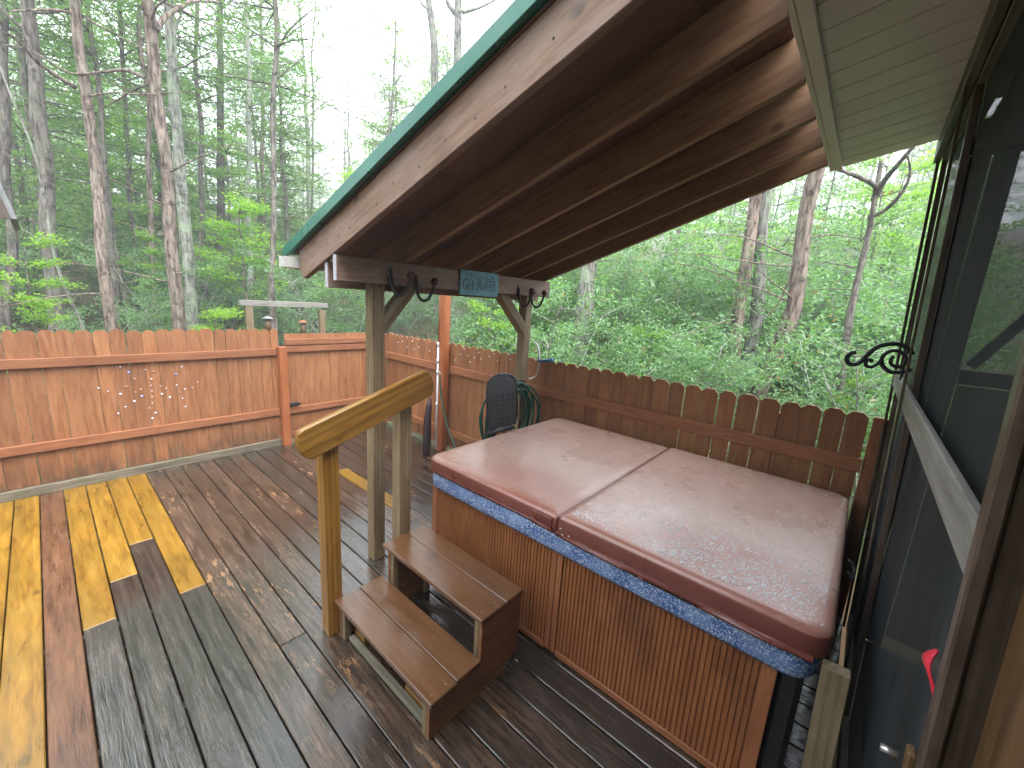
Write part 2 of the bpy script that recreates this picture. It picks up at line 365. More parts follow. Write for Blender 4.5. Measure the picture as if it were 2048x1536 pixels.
M['brush'] = mat_leaf('dry_brush', (.10, .075, .05), (.24, .17, .10), .8, .2)
def mat_ground():
    t = NT('forest_floor'); tc = t.new('TexCoord'); v = tc.outputs['Object']
    n = t.noise(v, .6, 8, .65); c = t.mix(t.mapr(n, .35, .65), (.055, .035, .02), (.12, .075, .042))
    c = t.mix(t.mapr(t.noise(v, .23, 5), .48, .62, 0, .8), c, (.035, .07, .022)); t.bump(t.noise(v, 6, 6), .8, .05)
    return t.done(c, .95, spec=.1)
M['ground'] = mat_ground()

# ------------------------------------------------------------------ terrain
def gz(x, y):
    r = math.hypot(x, y); a = math.atan2(y, x)
    s = max(0., r - 11.)
    h = -0.62 + .125 * s + .0011 * s * s * (1 if s < 60 else 60 / s)
    return h + .35 * min(1, s / 8) * noise.noise(Vector((x * .12, y * .12, 3.1))) + .02 * s * math.sin(a * 3.1 + .5) * .8
def build_ground():
    v, f = [], []; rs = [0.0] + [1.5 * 1.09 ** k for k in range(58)]; na = 96
    rs = [r for r in rs if r < 125] + [130.]
    for r in rs:
        for k in range(na):
            a = 2 * math.pi * k / na; x, y = r * math.cos(a), r * math.sin(a)
            v.append((x, y, gz(x, y) if -.9 < math.atan2(y, x) < 2.5 else gz(x, y) * .3 - .43))
    for i in range(len(rs) - 1):
        for k in range(na):
            a, b = i * na + k, i * na + (k + 1) % na; f.append((a, b, b + na, a + na))
    me = pymesh('ground', v, f, True); o = mobj('ground', me, M['ground']); o['kind'] = 'structure'; return o
build_ground()

# ------------------------------------------------------------------ deck: every board its own piece
YF = 5.49            # plane of the left fence pickets
XR = 3.40            # plane of the right fence pickets
deck = bpy.data.objects.new('deck', None); COL.objects.link(deck); deck['kind'] = 'structure'
P = .146; SEAM0 = -.19
ends = {-2: None, -3: None, -4: None}
def board(k, y0, y1, mat):
    x0 = SEAM0 + k * P + .0035 + RND.uniform(-.001, .001); x1 = SEAM0 + (k + 1) * P - .0035
    dz = RND.uniform(-.0015, .0015)
    box('deck_board', (x0, y0, -.034 + dz), (x1, y1, dz), M[mat], deck, .004)
Y0, Y1 = -.22, YF - .03
new_to = {0: None, 1: 3.085, 2: 3.51, 3: 3.955, 4: 3.076}
for k in range(-9, 25):
    kk = k
    if k in (-1, -2): board(k, Y0, Y1, 'deck_new')
    elif k == 0: board(k, Y0, Y1, 'deck_red')
    elif k in (1, 2, 3, 4):
        ye = new_to[k]; board(k, ye + .002, Y1, 'deck_new'); board(k, Y0, ye - .003, 'deck_dark')
    elif k == 15:
        board(k, 4.25, Y1, 'deck'); board(k, 3.08, 4.246, 'deck_new'); board(k, Y0, 3.076, 'deck')
    elif k < -2: board(k, Y0, Y1, RND.choice(['deck_dark', 'deck_red']))
    else:
        m_ = 'deck_dark' if (k >= 9 and RND.random() < .4) else 'deck'
        if RND.random() < .4:
            c = RND.choice([1.32, 2.2, 3.08, 3.955]); board(k, c + .002, Y1, m_); board(k, Y0, c - .003, m_)
        else: board(k, Y0, Y1, m_)
for yj in (-.15, .44, 1.32, 2.2, 3.08, 3.955, 4.83, 5.4):
    box('joist', (-1.45, yj - .019, -.22), (3.42, yj + .019, -.037), M['base_board'], deck)
for x in (-1.3, .9, 3.2):
    for y in (.44, 3.08, 5.4): box('deck_post', (x - .045, y + .02, gz(x, y) - .1), (x + .045, y + .11, -.04), M['base_board'], deck)

# ------------------------------------------------------------------ picket fences
def picket_mesh(h, wd, t=.016, ear=.03, flat=False):
    o = [(-h / 2, -wd / 2), (h / 2 - (0 if flat else ear), -wd / 2), (h / 2, -wd / 2 + (0.001 if flat else ear)), (h / 2, wd / 2 - (0.001 if flat else ear)), (h / 2 - (0 if flat else ear), wd / 2), (-h / 2, wd / 2)]
    n = len(o); v = [(x, y, -t / 2) for x, y in o] + [(x, y, t / 2) for x, y in o]
    f = [tuple(reversed(range(n))), tuple(range(n, 2 * n))] + [(i, (i + 1) % n, (i + 1) % n + n, i + n) for i in range(n)]
    return pymesh('picket', v, f)
_pk = {}
def picket(parent, c, along, wd, z0, z1, mat, flat=False):
    k = (round(wd, 3), round(z1 - z0, 2), flat)
    if k not in _pk: _pk[k] = picket_mesh(z1 - z0, wd, flat=flat)
    me = _pk[k]
    o = mobj('picket', me, M[mat], parent, frame((c[0], c[1], (z0 + z1) / 2), (RND.uniform(-.006, .006) * along[0], RND.uniform(-.006, .006) * along[1], 1), along))
    return o
# left fence
lf = thing('wooden_fence', 'orange-brown picket fence with glass gems along the left side of the deck', 'fence', (0.3, YF, 0))
xe = [-1.42 + .1175 * i for i in range(11)] + [-.167, -.044, .063, .174, .296, .414, .527, .645, .752, .874, 1.002, 1.116, 1.242, 1.352, 1.466, 1.584, 1.707, 1.818, 1.90]
for a, b in zip(xe, xe[1:]):
    if b - a < .04: continue
    picket(lf, ((a + b) / 2, YF + RND.uniform(-.002, .002), 0), (1, 0, 0), b - a - RND.choice([.002, .003, .005]), .085, 1.495 + RND.uniform(-.008, .008), 'fence')
box('rail', (-1.42, YF - .047, 1.172), (1.868, YF - .0085, 1.255), M['fence_rail'], lf)
box('rail', (-1.42, YF - .047, .405), (1.868, YF - .0085, .487), M['fence_rail'], lf)
box('base_board', (-1.42, YF - .05, -.0), (1.868, YF - .0085, .082), M['base_board'], lf)
box('post', (1.872, YF - .12, 0), (1.962, YF - .03, 1.28), M['orange_post'], lf, .004)
box('post', (-1.40, YF + .012, -.55), (-1.31, YF + .10, 1.4), M['fence_rail'], lf)
box('post', (.25, YF + .012, -.55), (.34, YF + .10, 1.4), M['fence_rail'], lf)
# glass gems glued on the pickets
def dome(r, h, n=10):
    v = [(0, 0, h)]; f = []
    for j, (q, z) in enumerate(((.5, .85), (.87, .5), (1., 0.))):
        for k in range(n):
            a = 2 * math.pi * k / n; v.append((q * r * math.cos(a), q * r * math.sin(a), z * h))
    for k in range(n): f.append((0, 1 + k, 1 + (k + 1) % n))
    for j in range(2):
        for k in range(n): a, b = 1 + j * n + k, 1 + j * n + (k + 1) % n; f.append((a, a + n, b + n, b))
    f.append(tuple(1 + 2 * n + k for k in reversed(range(n))))
    return pymesh('gem', v, f, True)
GM = [dome(.009, .006), dome(.012, .007), dome(.007, .005)]
for me, mt in zip(GM, ('gem', 'gem', 'gem')): me.materials.append(M[mt])
GB = dome(.012, .007); GB.materials.append(M['gem_blue']); GD = dome(.012, .006); GD.materials.append(M['gem_dull'])
gems = [(820, 525, 0), (878, 562, 3), (990, 542, 2), (1038, 500, 2), (1048, 560, 4), (1033, 607, 0), (1240, 524, 0), (1200, 573, 3), (920, 608, 4), (860, 662, 4), (1030, 652, 2), (1098, 655, 2), (1133, 670, 2), (1205, 648, 0), (1262, 676, 0), (1312, 665, 2), (1347, 628, 2), (672, 670, 0), (737, 690, 2), (823, 710, 1), (968, 725, 3), (1036, 690, 2), (1038, 728, 2), (1105, 710, 1), (1160, 733, 1), (1245, 740, 0), (1230, 700, 4), (917, 760, 1), (857, 797, 0), (1040, 770, 2), (1021, 805, 2), (1266, 796, 0), (1062, 838, 1), (808, 842, 0), (1040, 876, 1), (925, 700, 4), (962, 680, 4)]
for gx, gy, k in gems:
    p = at(gx / 3.4133, gy / 3.4133 + 580, 1, YF - .0085)
    mobj('glass_gem', (GM + [GB, GD])[k], None, lf, frame(p + Vector((0, -.0028, 0)), (1, 0, 0), (0, 0, 1)))
# gate
gt = thing('wooden_gate', 'orange-brown board gate with black latch beside the orange fence post', 'gate', (2.6, YF, 0))
x = 1.975
while x < 3.30:
    wdt = RND.uniform(.108, .122)
    picket(gt, (x + wdt / 2, YF, 0), (1, 0, 0), wdt - .003, .06, 1.43 + RND.uniform(-.004, .004), 'fence', True); x += wdt
for z0, z1 in ((1.20, 1.275), (1.29, 1.365), (.40, .48), (.07, .15)):
    box('rail', (1.975, YF - .047, z0), (x - .005, YF - .0085, z1), M['fence_rail'], gt)
lt = box('latch', (1.985, YF - .075, .50), (2.10, YF - .047, .545), M['iron'], gt, .004)
tube('bolt', [(1.955, YF - .082, .522), (2.13, YF - .082, .522)], .007, M['iron'], lt, 8)
box('post', (3.33, YF - .05, 0), (3.385, YF + .04, 1.40), M['fence_rail'], gt, .004)
# right fence
rf = thing('wooden_fence', 'long dog-eared picket fence behind the hot tub, light showing through its gaps', 'fence', (XR, 2.6, 0))
ye = [-.112, .008, .128, .25, .373, .51, .655, .783, .911, 1.039, 1.165, 1.299, 1.432, 1.552, 1.686, 1.81, 1.937, 2.066, 2.196]
while ye[-1] < 5.40: ye.append(ye[-1] + RND.uniform(.124, .133))
gaps = {0: .010, 2: .010, 4: .007, 5: .009, 6: .016, 7: .009, 8: .008, 9: .010, 10: .006, 11: .007, 12: .003, 13: .005, 15: .004, 17: .006}
for i, (a, b) in enumerate(zip(ye, ye[1:])):
    g0 = gaps.get(i, .003); g1 = gaps.get(i + 1, .003)
    picket(rf, (XR + RND.uniform(-.002, .002), (a + g0 / 2 + b - g1 / 2) / 2, 0), (0, 1, 0), (b - a) - (g0 + g1) / 2, .06, 1.432 + RND.uniform(-.007, .007), 'fence')
box('filler_board', (XR - .012, -.215, .0), (XR + .012, -.125, 1.425), M['fence_rail'], rf)
box('rail', (XR - .047, -.12, 1.055), (XR - .0085, 3.925, 1.148), M['fence_rail'], rf)
box('rail', (XR - .047, -.12, .215), (XR - .0085, 3.925, .305), M['fence_rail'], rf)
box('rail', (XR - .047, 4.045, 1.055), (XR - .0085, 5.40, 1.148), M['fence_rail'], rf)
box('rail', (XR - .047, 4.045, .215), (XR - .0085, 5.40, .305), M['fence_rail'], rf)
box('post', (XR - .14, 3.935, 0), (XR - .048, 4.03, 2.3), M['orange_post'], rf, .004)
box('corner_board', (XR - .040, 5.405, .02), (XR - .012, 5.475, 1.41), M['fence_rail'], rf)
for yy in (.3, 1.9): box('post', (XR + .012, yy, -.6), (XR + .10, yy + .09, 1.33), M['fence_rail'], rf)
# bright glass marbles set in holes of the rear pickets
DM = dome(.011, .007, 8); DM.materials.append(M['gem'])
for gx, gy in [(205, 372), (338, 377), (376, 318), (418, 393), (443, 460), (490, 410), (537, 358), (565, 426), (653, 402), (705, 373), (743, 450), (880, 433), (278, 440)]:
    p = at(gx / 5.487 + 860, gy / 5.487 + 640, 0, XR - .0085); mobj('glass_marble', DM, None, rf, frame(p + Vector((-.0025, 0, 0)), (0, 1, 0), (0, 0, -1)) @ Matrix.Rotation(math.pi, 4, 'X') if False else frame(p + Vector((-.0025, 0, 0)), (0, -1, 0), (0, 0, 1)))
for gx, gy in [(415, 330), (438, 325), (490, 325), (525, 355), (500, 365), (582, 375), (465, 355)]:
    p = at(gx / 2.65 + 640, gy / 2.65 + 560, 0, XR - .0085); mobj('glass_marble', DM, None, rf, frame(p + Vector((-.0025, 0, 0)), (0, -1, 0), (0, 0, 1)))

# ------------------------------------------------------------------ hot tub
XF = 1.717
tub = thing('hot_tub', 'large hot tub with ribbed brown cabinet and blue speckled rim', 'hot tub', (2.5, 1.07, 0))
def corrugated(y0, y1, z0, z1, pitch=.0235, amp=.0065):
    v, f = [], []; n = int((y1 - y0) / pitch); prof = [(0, 0), (.18, 0), (.30, 1), (.82, 1), (.94, 0)]
    ys = []
    for i in range(n):
        for u, a in prof: ys.append((y0 + (i + u) * (y1 - y0) / n, -a * amp))
    ys.append((y1, 0))
    for y, x in ys: v += [(x, y, z0), (x, y, z1)]
    for i in range(len(ys) - 1): f.append((2 * i, 2 * i + 1, 2 * i + 3, 2 * i + 2))
    return v, f
XC = XF + .02
box('cabinet_core', (XC + .003, .035, .03), (3.30, 2.155, .70), M['tub_black'], tub, .01)
for a, b in ((.085, 1.028), (1.108, 2.11)):
    v, f = corrugated(a, b, .055, .68); mobj('ribbed_panel', pymesh('ribbed_panel', v, f), M['cabinet'], tub, Matrix.Translation((XC, 0, 0)))
for a, b in ((.03, .083), (1.03, 1.066), (1.070, 1.106), (2.112, 2.165)):
    st = box('stile', (XC - .012, a, .03), (XC + .002, b, .70), M['cabinet_frame'], tub)
    for z in (.10, .25, .40, .55, .64):
        mobj('screw', GM[2].copy() if False else dome(.006, .003, 8), M['screw'], st, frame((XC - .012, (a + b) / 2, z), (0, -1, 0), (0, 0, 1)))
for a, b in ((.085, 1.028), (1.108, 2.11)):
    box('bottom_rail', (XC - .010, a, .018), (XC + .002, b, .056), M['cabinet_frame'], tub)
box('black_corner_box', (XC + .012, -.052, .02), (3.29, .0335, .69), M['tub_black'], tub, .02)  # black box closing the gap right of the cabinet
box('side_panel', (XC + .01, 2.157, .02), (3.29, 2.166, .70), M['cabinet_frame'], tub)
def rrect(x0, x1, y0, y1, r, n=8, sq=(0, 0, 0, 0)):
    """rounded outline, ccw from (x1,y0); sq marks corners to keep square"""
    out = []
    for i, (cx, cy, a0) in enumerate(((x1 - r, y0 + r, -90), (x1 - r, y1 - r, 0), (x0 + r, y1 - r, 90), (x0 + r, y0 + r, 180))):
        rr = r
        if sq[i]:
            rr = .012; cx = (x1 - rr if i in (0, 1) else x0 + rr); cy = (y1 - rr if i in (1, 2) else y0 + rr)
        for k in range(n + 1):
            a = math.radians(a0 + 90 * k / n); out.append((cx + rr * math.cos(a), cy + rr * math.sin(a)))
    return out
def stacked(rings, close_top=True, close_bot=True):
    v, f = [], []; n = len(rings[0])
    for rg in rings: v += rg
    for i in range(len(rings) - 1):
        for k in range(n): a, b = i * n + k, i * n + (k + 1) % n; f.append((a, b, b + n, a + n))
    if close_bot: f.append(tuple(reversed(range(n))))
    if close_top:
        e = (len(rings) - 1) * n; f.append(tuple(e + k for k in range(n)))
    return v, f
rings = []
for d, z in ((.02, .670), (.0, .674), (-.006, .69), (-.006, .762), (.004, .782), (.03, .790)):
    rings.append([(x, y, z) for x, y in rrect(XF - .008 + d, 3.325 - d, -.075 + d, 2.195 - d, .10, 8)])
v, f = stacked(rings); mobj('rim', pymesh('rim', v, f, True), M['lip'], tub)

# folding cover: two foam halves under vinyl, its own thing lying on the tub
cov = thing('hot_tub_cover', 'faded red vinyl folding cover lying on the hot tub', 'cover', (2.5, 1.07, .79))
def lid_half(y0, y1, sq, ztop, name, seed):
    x0, x1 = XF - .022, 3.325; cx, cy = (x0 + x1) / 2, (y0 + y1) / 2; rings = []
    prof = [(.012, .791), (.002, .80), (0, .808), (0, ztop - .034), (.003, ztop - .020), (.010, ztop - .009), (.022, ztop - .003), (.038, ztop)]
    for d, z in prof: rings.append([(x, y, z) for x, y in rrect(x0 + d, x1 - d, y0 + d, y1 - d, .085, 8, sq)])
    o = rrect(x0 + .038, x1 - .038, y0 + .038, y1 - .038, .085, 8, sq)
    # subdivide outline so the inner rings can dimple
    for q in [1 - i / 14 for i in range(1, 14)]:
        rings.append([(cx + (x - cx) * q, cy + (y - cy) * q, ztop + .004 * (1 - q * q) + .0035 * noise.noise(Vector(((cx + (x - cx) * q) * 3, (cy + (y - cy) * q) * 3, seed)))) for x, y in o])
    v, f = stacked(rings); v = [(a - cx, b - cy, c - .84) for a, b, c in v]
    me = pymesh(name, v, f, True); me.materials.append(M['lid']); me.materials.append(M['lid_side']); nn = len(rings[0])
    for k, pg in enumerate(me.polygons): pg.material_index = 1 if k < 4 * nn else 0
    return mobj(name, me, None, cov, Matrix.Translation((cx, cy, .84)))
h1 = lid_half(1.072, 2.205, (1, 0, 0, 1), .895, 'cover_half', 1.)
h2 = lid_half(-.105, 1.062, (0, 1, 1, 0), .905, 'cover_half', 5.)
# vinyl strip over the fold, sunk between the halves
box('hinge_strip', (XF - .012, 1.061, .80), (3.31, 1.073, .888), M['lid_skirt'], cov, .002)
# skirt flap hanging below the front edge
def flap(y0, y1, z_hi, z_lo, x_out, seed, n=46):
    v, f = [], []
    for i in range(n + 1):
        y = y0 + (y1 - y0) * i / n; k = noise.noise(Vector((y * 3.2, seed, 0))); k2 = noise.noise(Vector((y * 9, seed, 4)))
        e = min(1, 6 * min(i, n - i) / n + .25)
        v += [(XF - .020, y, z_hi), (XF - .026 - .008 * k2, y, (z_hi + z_lo) / 2), (XF - .022 - x_out * (.55 + .9 * k) * e, y, z_lo + .012 * k), (XF - .021 - x_out * (.55 + .9 * k) * e, y, z_lo + .009 + .012 * k), (XF - .019, y, (z_hi + z_lo) / 2 + .004)]
    for i in range(n):
        for j in range(4): a = i * 5 + j; f.append((a, a + 5, a + 6, a + 1))
    return pymesh('skirt_flap', v, f, True)
mobj('skirt_flap', flap(-.06, 1.075, .812, .782, .018, 1.3), M['lid_skirt'], cov)
mobj('skirt_flap', flap(1.085, 2.18, .812, .794, .007, 7.7), M['lid_skirt'], cov)
hd = box('handle_patch', (XF - .030, 1.10, .79), (XF - .0225, 1.24, .868), M['lid_skirt'], cov, .003)
tube('carry_handle', spline([(XF - .03, 1.09, .80), (XF - .045, 1.115, .815), (XF - .05, 1.16, .82), (XF - .045, 1.205, .825), (XF - .03, 1.235, .83)], 4), .008, M['lid_skirt'], cov, 8)
for yy, zz in ((1.045, .83), (1.03, .80), (.99, .81)): mobj('snap', dome(.007, .004, 8), M['steel'], cov, frame((XF - .0225, yy, zz), (0, -1, 0), (0, 0, 1)))
tube('lifter_strap', spline([(2.35, -.126, .86), (2.35, -.15, .83), (2.4, -.155, .80), (2.45, -.15, .84), (2.45, -.126, .87)], 4), .007, M['plastic_black'], cov, 8)
# rain drops on the near half
def drops():
    rr = random.Random(3); v, f = [], []
    n = 0
    while n < 3400:
        x = rr.uniform(1.73, 3.0); y = rr.uniform(-.09, 1.04)
        edge = 1.30 - .42 * ((y + .1)) + .25 * noise.noise(Vector((x * 2, y * 2, 0)))     # wet along the near edge
        pr = math.exp(-max(0, (x - 1.73) - edge * .22) * 6.5)
        if rr.random() > pr: continue
        if noise.noise(Vector((x * 9, y * 9, 2.))) < -.15 and rr.random() < .7: continue
        cy = .4785; d = max(abs((x - 2.51) / .814), abs((y - cy) / .5835))
        if d > .935: continue
        q = d; z = .905 + .004 * (1 - (q / .955) ** 2) + .0035 * noise.noise(Vector((x * 3, y * 3, 5.))) - .0003
        r = rr.uniform(.0018, .0055) * (1.25 if rr.random() < .12 else 1); h = r * rr.uniform(.35, .6); a0 = rr.random() * 6; el = rr.uniform(.7, 1.5); b = len(v); m6 = 7
        v.append((x, y, z + h))
        for q, hz in ((.62, .72), (1., 0.)):
            for k in range(m6):
                a = a0 + 2 * math.pi * k / m6; dx, dy = r * q * math.cos(a) * el, r * q * math.sin(a) / el
                v.append((x + dx, y + dy, z + h * hz))
        for k in range(m6):
            k2 = (k + 1) % m6; f.append((b, b + 1 + k, b + 1 + k2)); f.append((b + 1 + k, b + 1 + m6 + k, b + 1 + m6 + k2, b + 1 + k2))
        n += 1
    me = pymesh('rain_drops', v, f, True); o = mobj('rain_drops', me, M['water'], cov); o['kind'] = 'stuff'
drops()

# ------------------------------------------------------------------ steps with handrail
st = thing('wooden_steps', 'brown painted two-step stool with timber handrail in front of the hot tub', 'steps', (1.26, 1.6, 0))
SY0, SY1 = 1.155, 2.06
for (xa, xb, zt, yo) in ((.94, 1.094, .237, 0), (1.098, 1.252, .237, .006), (1.262, 1.442, .452, .02), (1.446, 1.585, .452, .022)):
    o = box('tread', (xa, SY0 + yo, zt - .03), (xb, SY1 + yo * .7, zt), M['step_paint'], st, .004)
for (x_, z_, y_) in ((.97, .237, 1.19), (1.05, .237, 1.19), (1.30, .452, 1.215), (1.40, .452, 1.215), (1.48, .452, 1.215)):
    mobj('screw', dome(.004, .0015, 8), M['screw'], st, Matrix.Translation((x_, y_, z_ - .0003)))
side = [(.955, 0), (1.46, 0), (1.50, .06), (1.575, .06), (1.575, .42), (1.275, .42), (1.275, .206), (.955, .206)]
for yy in (SY0 + .04, SY1 - .04):
    c = Vector((1.26, yy, .2)); prism('side_panel', [(a - c.x, b - c.z) for a, b in (side if yy < 1.5 else [side[0], (1.575, 0)] + side[4:])], c, (1, 0, 0), (0, 0, 1), .022, M['step_side'], st)
for yy in (SY0 + .07, SY1 - .07):
    box('leg', (.958, yy - .018, 0), (.996, yy + .018, .206), M['treated'], st)
    box('leg', (1.278, yy - .018, 0), (1.316, yy + .018, .420), M['treated'], st)
    box('leg', (1.53, yy - .018, 0), (1.568, yy + .018, .420), M['treated'], st)
box('toe_board', (.975, SY0 + .10, .0), (1.01, SY1 - .10, .03), M['base_board'], st)
box('rear_brace', (1.54, SY0 + .1, .10), (1.56, SY1 - .1, .16), M['step_side'], st)
box('cleat', (1.014, 1.86, .0), (1.06, 1.96, .06), M['rail_wood'], st); box('cleat', (1.014, 1.30, .0), (1.06, 1.46, .05), M['rail_wood'], st)
# handrail posts and rail
box('post', (.905, SY1 + .003, 0), (.993, SY1 + .091, 1.21), M['rail_wood'], st, .005)
box('post', (1.395, SY1 + .024, 0), (1.483, SY1 + .112, 1.37), M['treated'], st, .005)
a0 = math.atan(.315); L = (1.60 - .77) / math.cos(a0); hw = .088
ol = []
for k in range(13): a = math.radians(90 + 180 * k / 12); ol.append((-L / 2 + hw * .62 + hw * .62 * math.cos(a), hw * math.sin(a)))
for k in range(13): a = math.radians(-90 + 180 * k / 12); ol.append((L / 2 - hw * .55 + hw * .55 * math.cos(a), hw * math.sin(a)))
c = Vector((1.185, SY1 - .018, 1.345)); prism('handrail', ol, c, (math.cos(a0), 0, math.sin(a0)), (-math.sin(a0), 0, math.cos(a0)), .04, M['rail_wood'], st, .006)

# ------------------------------------------------------------------ shed roof over the tub
SLP = .345; CT = math.cos(math.atan(SLP))
def rz(y): return 2.213 + SLP * (2.51 - y)           # underside of the rafters
pav = thing('lean_to_roof', 'lean-to roof on timber posts with green metal edge over the hot tub', 'roof', (1.5, 2.55, 0))
PLo = box('post', (1.46, 2.512, 0), (1.555, 2.604, 2.17), M['treated'], pav, .005)
PRo = box('post', (3.08, 2.512, 0), (3.175, 2.604, 2.17), M['treated'], pav, .005)
BM = box('beam', (1.205, 2.472, 2.06), (3.385, 2.510, 2.214), M['beam'], pav, .004)
BM2 = box('beam', (1.215, 2.606, 2.016), (3.385, 2.644, 2.172), M['beam'], pav, .004)
box('end_grain', (1.2, 2.473, 2.061), (1.2046, 2.509, 2.213), M['endgrain'], BM, .001); box('end_grain', (1.21, 2.607, 2.017), (1.2146, 2.643, 2.171), M['endgrain'], BM2, .001)
box('end_grain', (3.3854, 2.473, 2.061), (3.390, 2.509, 2.213), M['endgrain'], BM, .001)
bar('brace', (1.53, 2.557, 1.76), (1.80, 2.557, 2.075), .085, .088, M['treated'], pav)
bar('brace', (3.105, 2.557, 1.73), (2.74, 2.557, 2.075), .085, .088, M['treated'], pav)
RX = [1.215, 1.71, 2.165, 2.565, 2.965, 3.33]; RH = .185
YE, YT = 2.93, .372
for i, x in enumerate(RX):
    oo = [(YE, rz(YE)), (YT, rz(YT)), (YT, rz(YT) + RH / CT), (YE + .05, rz(YE + .05) + RH / CT), (YE + .05, rz(YE) + .06)]
    # outline drawn in a frame whose x runs up the slope, so the grain follows the rafter
    ex = Vector((0, -CT, SLP * CT)); ey = Vector((0, SLP * CT, CT)); c = Vector((x, (YE + YT) / 2, rz((YE + YT) / 2) + .09))
    pts = [((Vector((x, a, b)) - c).dot(ex), (Vector((x, a, b)) - c).dot(ey)) for a, b in oo]
    rb = prism('rafter', pts, c, ex, ey, .04, M['rafter'] if i else M['beam'], pav, .003)
    if i == 0:
        for q in (.06, .14, .2, .25, .36, .42, .5, .57, .64, .7, .78, .86, .93):
            y = YE + (YT - YE) * q; mobj('nail', dome(.006, .002, 8), M['nail'], rb, frame((x - .02, y, rz(y) + RND.uniform(.05, .09)), (0, -1, 0), (0, 0, 1)))
            if q > .3 and q < .7: pass
ex = Vector((0, -CT, SLP * CT)); ey = Vector((0, SLP * CT, CT))
def slab(name, x0, x1, y0, y1, off, th, mat):
    ym = (y0 + y1) / 2; c = Vector(((x0 + x1) / 2, ym, rz(ym))) + ey * (off + th / 2)
    return mobj(name, boxmesh((y0 - y1) / CT, x1 - x0, th, .002), M[mat], pav, frame(c, ex, (-1, 0, 0)))
ys = [2.98, 1.78, .58, .372]
for a, b in zip(ys, ys[1:]): slab('sheathing', 1.19, 3.41, a - .002, b + .002, RH + .002, .013, 'sheath')
slab('metal_roof', 1.172, 3.44, 3.03, .37, RH + .017, .010, 'metal_green')
for x in np.arange(1.4, 3.4, .23): slab('roof_rib', x, x + .03, 3.03, .37, RH + .0275, .016, 'metal_green')
def strip(name, x0, x1, y0, y1, o0, o1, mat): return slab(name, x0, x1, y0, y1, o0, o1 - o0, mat)
strip('edge_trim', 1.150, 1.170, 3.06, .37, RH + .006, RH + .072, 'metal_green')
g0, g1 = 1.10, 3.42
gut = [(0, 0), (.008, 0), (.012, -.055), (.058, -.06), (.078, -.008), (.088, 0), (.088, .004), (.074, .002), (.056, -.054), (.016, -.05)]
prism('gutter', [(a, b) for a, b in [(0, 0), (.006, 0), (.012, -.058), (.056, -.062), (.076, -.004), (.088, .0), (.09, -.012), (.062, -.075), (.004, -.07)]], ((g0 + g1) / 2, 2.988, 2.205), (0, 1, 0), (0, 0, 1), g1 - g0, M['white_gutter'], pav, 0)
box('gutter_end', (g0 - .003, 2.993, 2.137), (g0 - .0005, 3.065, 2.2), M['white_gutter'], pav, 0)

# coat hooks on the beam
def hook(label, X, Z, dx=0.0, flip=1):
    t = thing('coat_hook', label, 'hook', (X, 2.472, Z), 'coat hooks on the beam')
    box('back_plate', (X - .014, 2.464, Z - .05), (X + .014, 2.4715, Z + .05), M['hook_iron'], t, .003)
    pts = spline([(X, 2.462, Z + .03), (X, 2.456, Z - .04), (X + .012, 2.44, Z - .105), (X + .035, 2.42, Z - .128), (X + .065, 2.40, Z - .112), (X + .088, 2.388, Z - .055), (X + .098, 2.383, Z - .015)], 6)
    tube('arm', pts, [.012] * 8 + [.0105] * (len(pts) - 8), M['hook_iron'], t, 10)
    bm = bmesh.new(); bmesh.ops.create_uvsphere(bm, u_segments=14, v_segments=8, radius=.029)
    me = bpy.data.meshes.new('ball'); bm.to_mesh(me); bm.free(); me.polygons.foreach_set('use_smooth', [True] * len(me.polygons))
    mobj('ball', me, M['hook_ball'], t, Matrix.Translation((X + .102, 2.381, Z + .008)))
for lab, px, py in (('dark iron coat hook with ball end, leftmost on the beam', 782, 566), ('dark iron coat hook with ball end, second from the left on the beam', 832, 578), ('dark iron coat hook with ball end, just right of the blue sign', 1037, 593), ('dark iron coat hook with ball end, rightmost near the beam end', 1062, 596)):
    p = at(px, py, 1, 2.46); hook(lab, p.x, p.z + (.05 if px < 900 else .045))

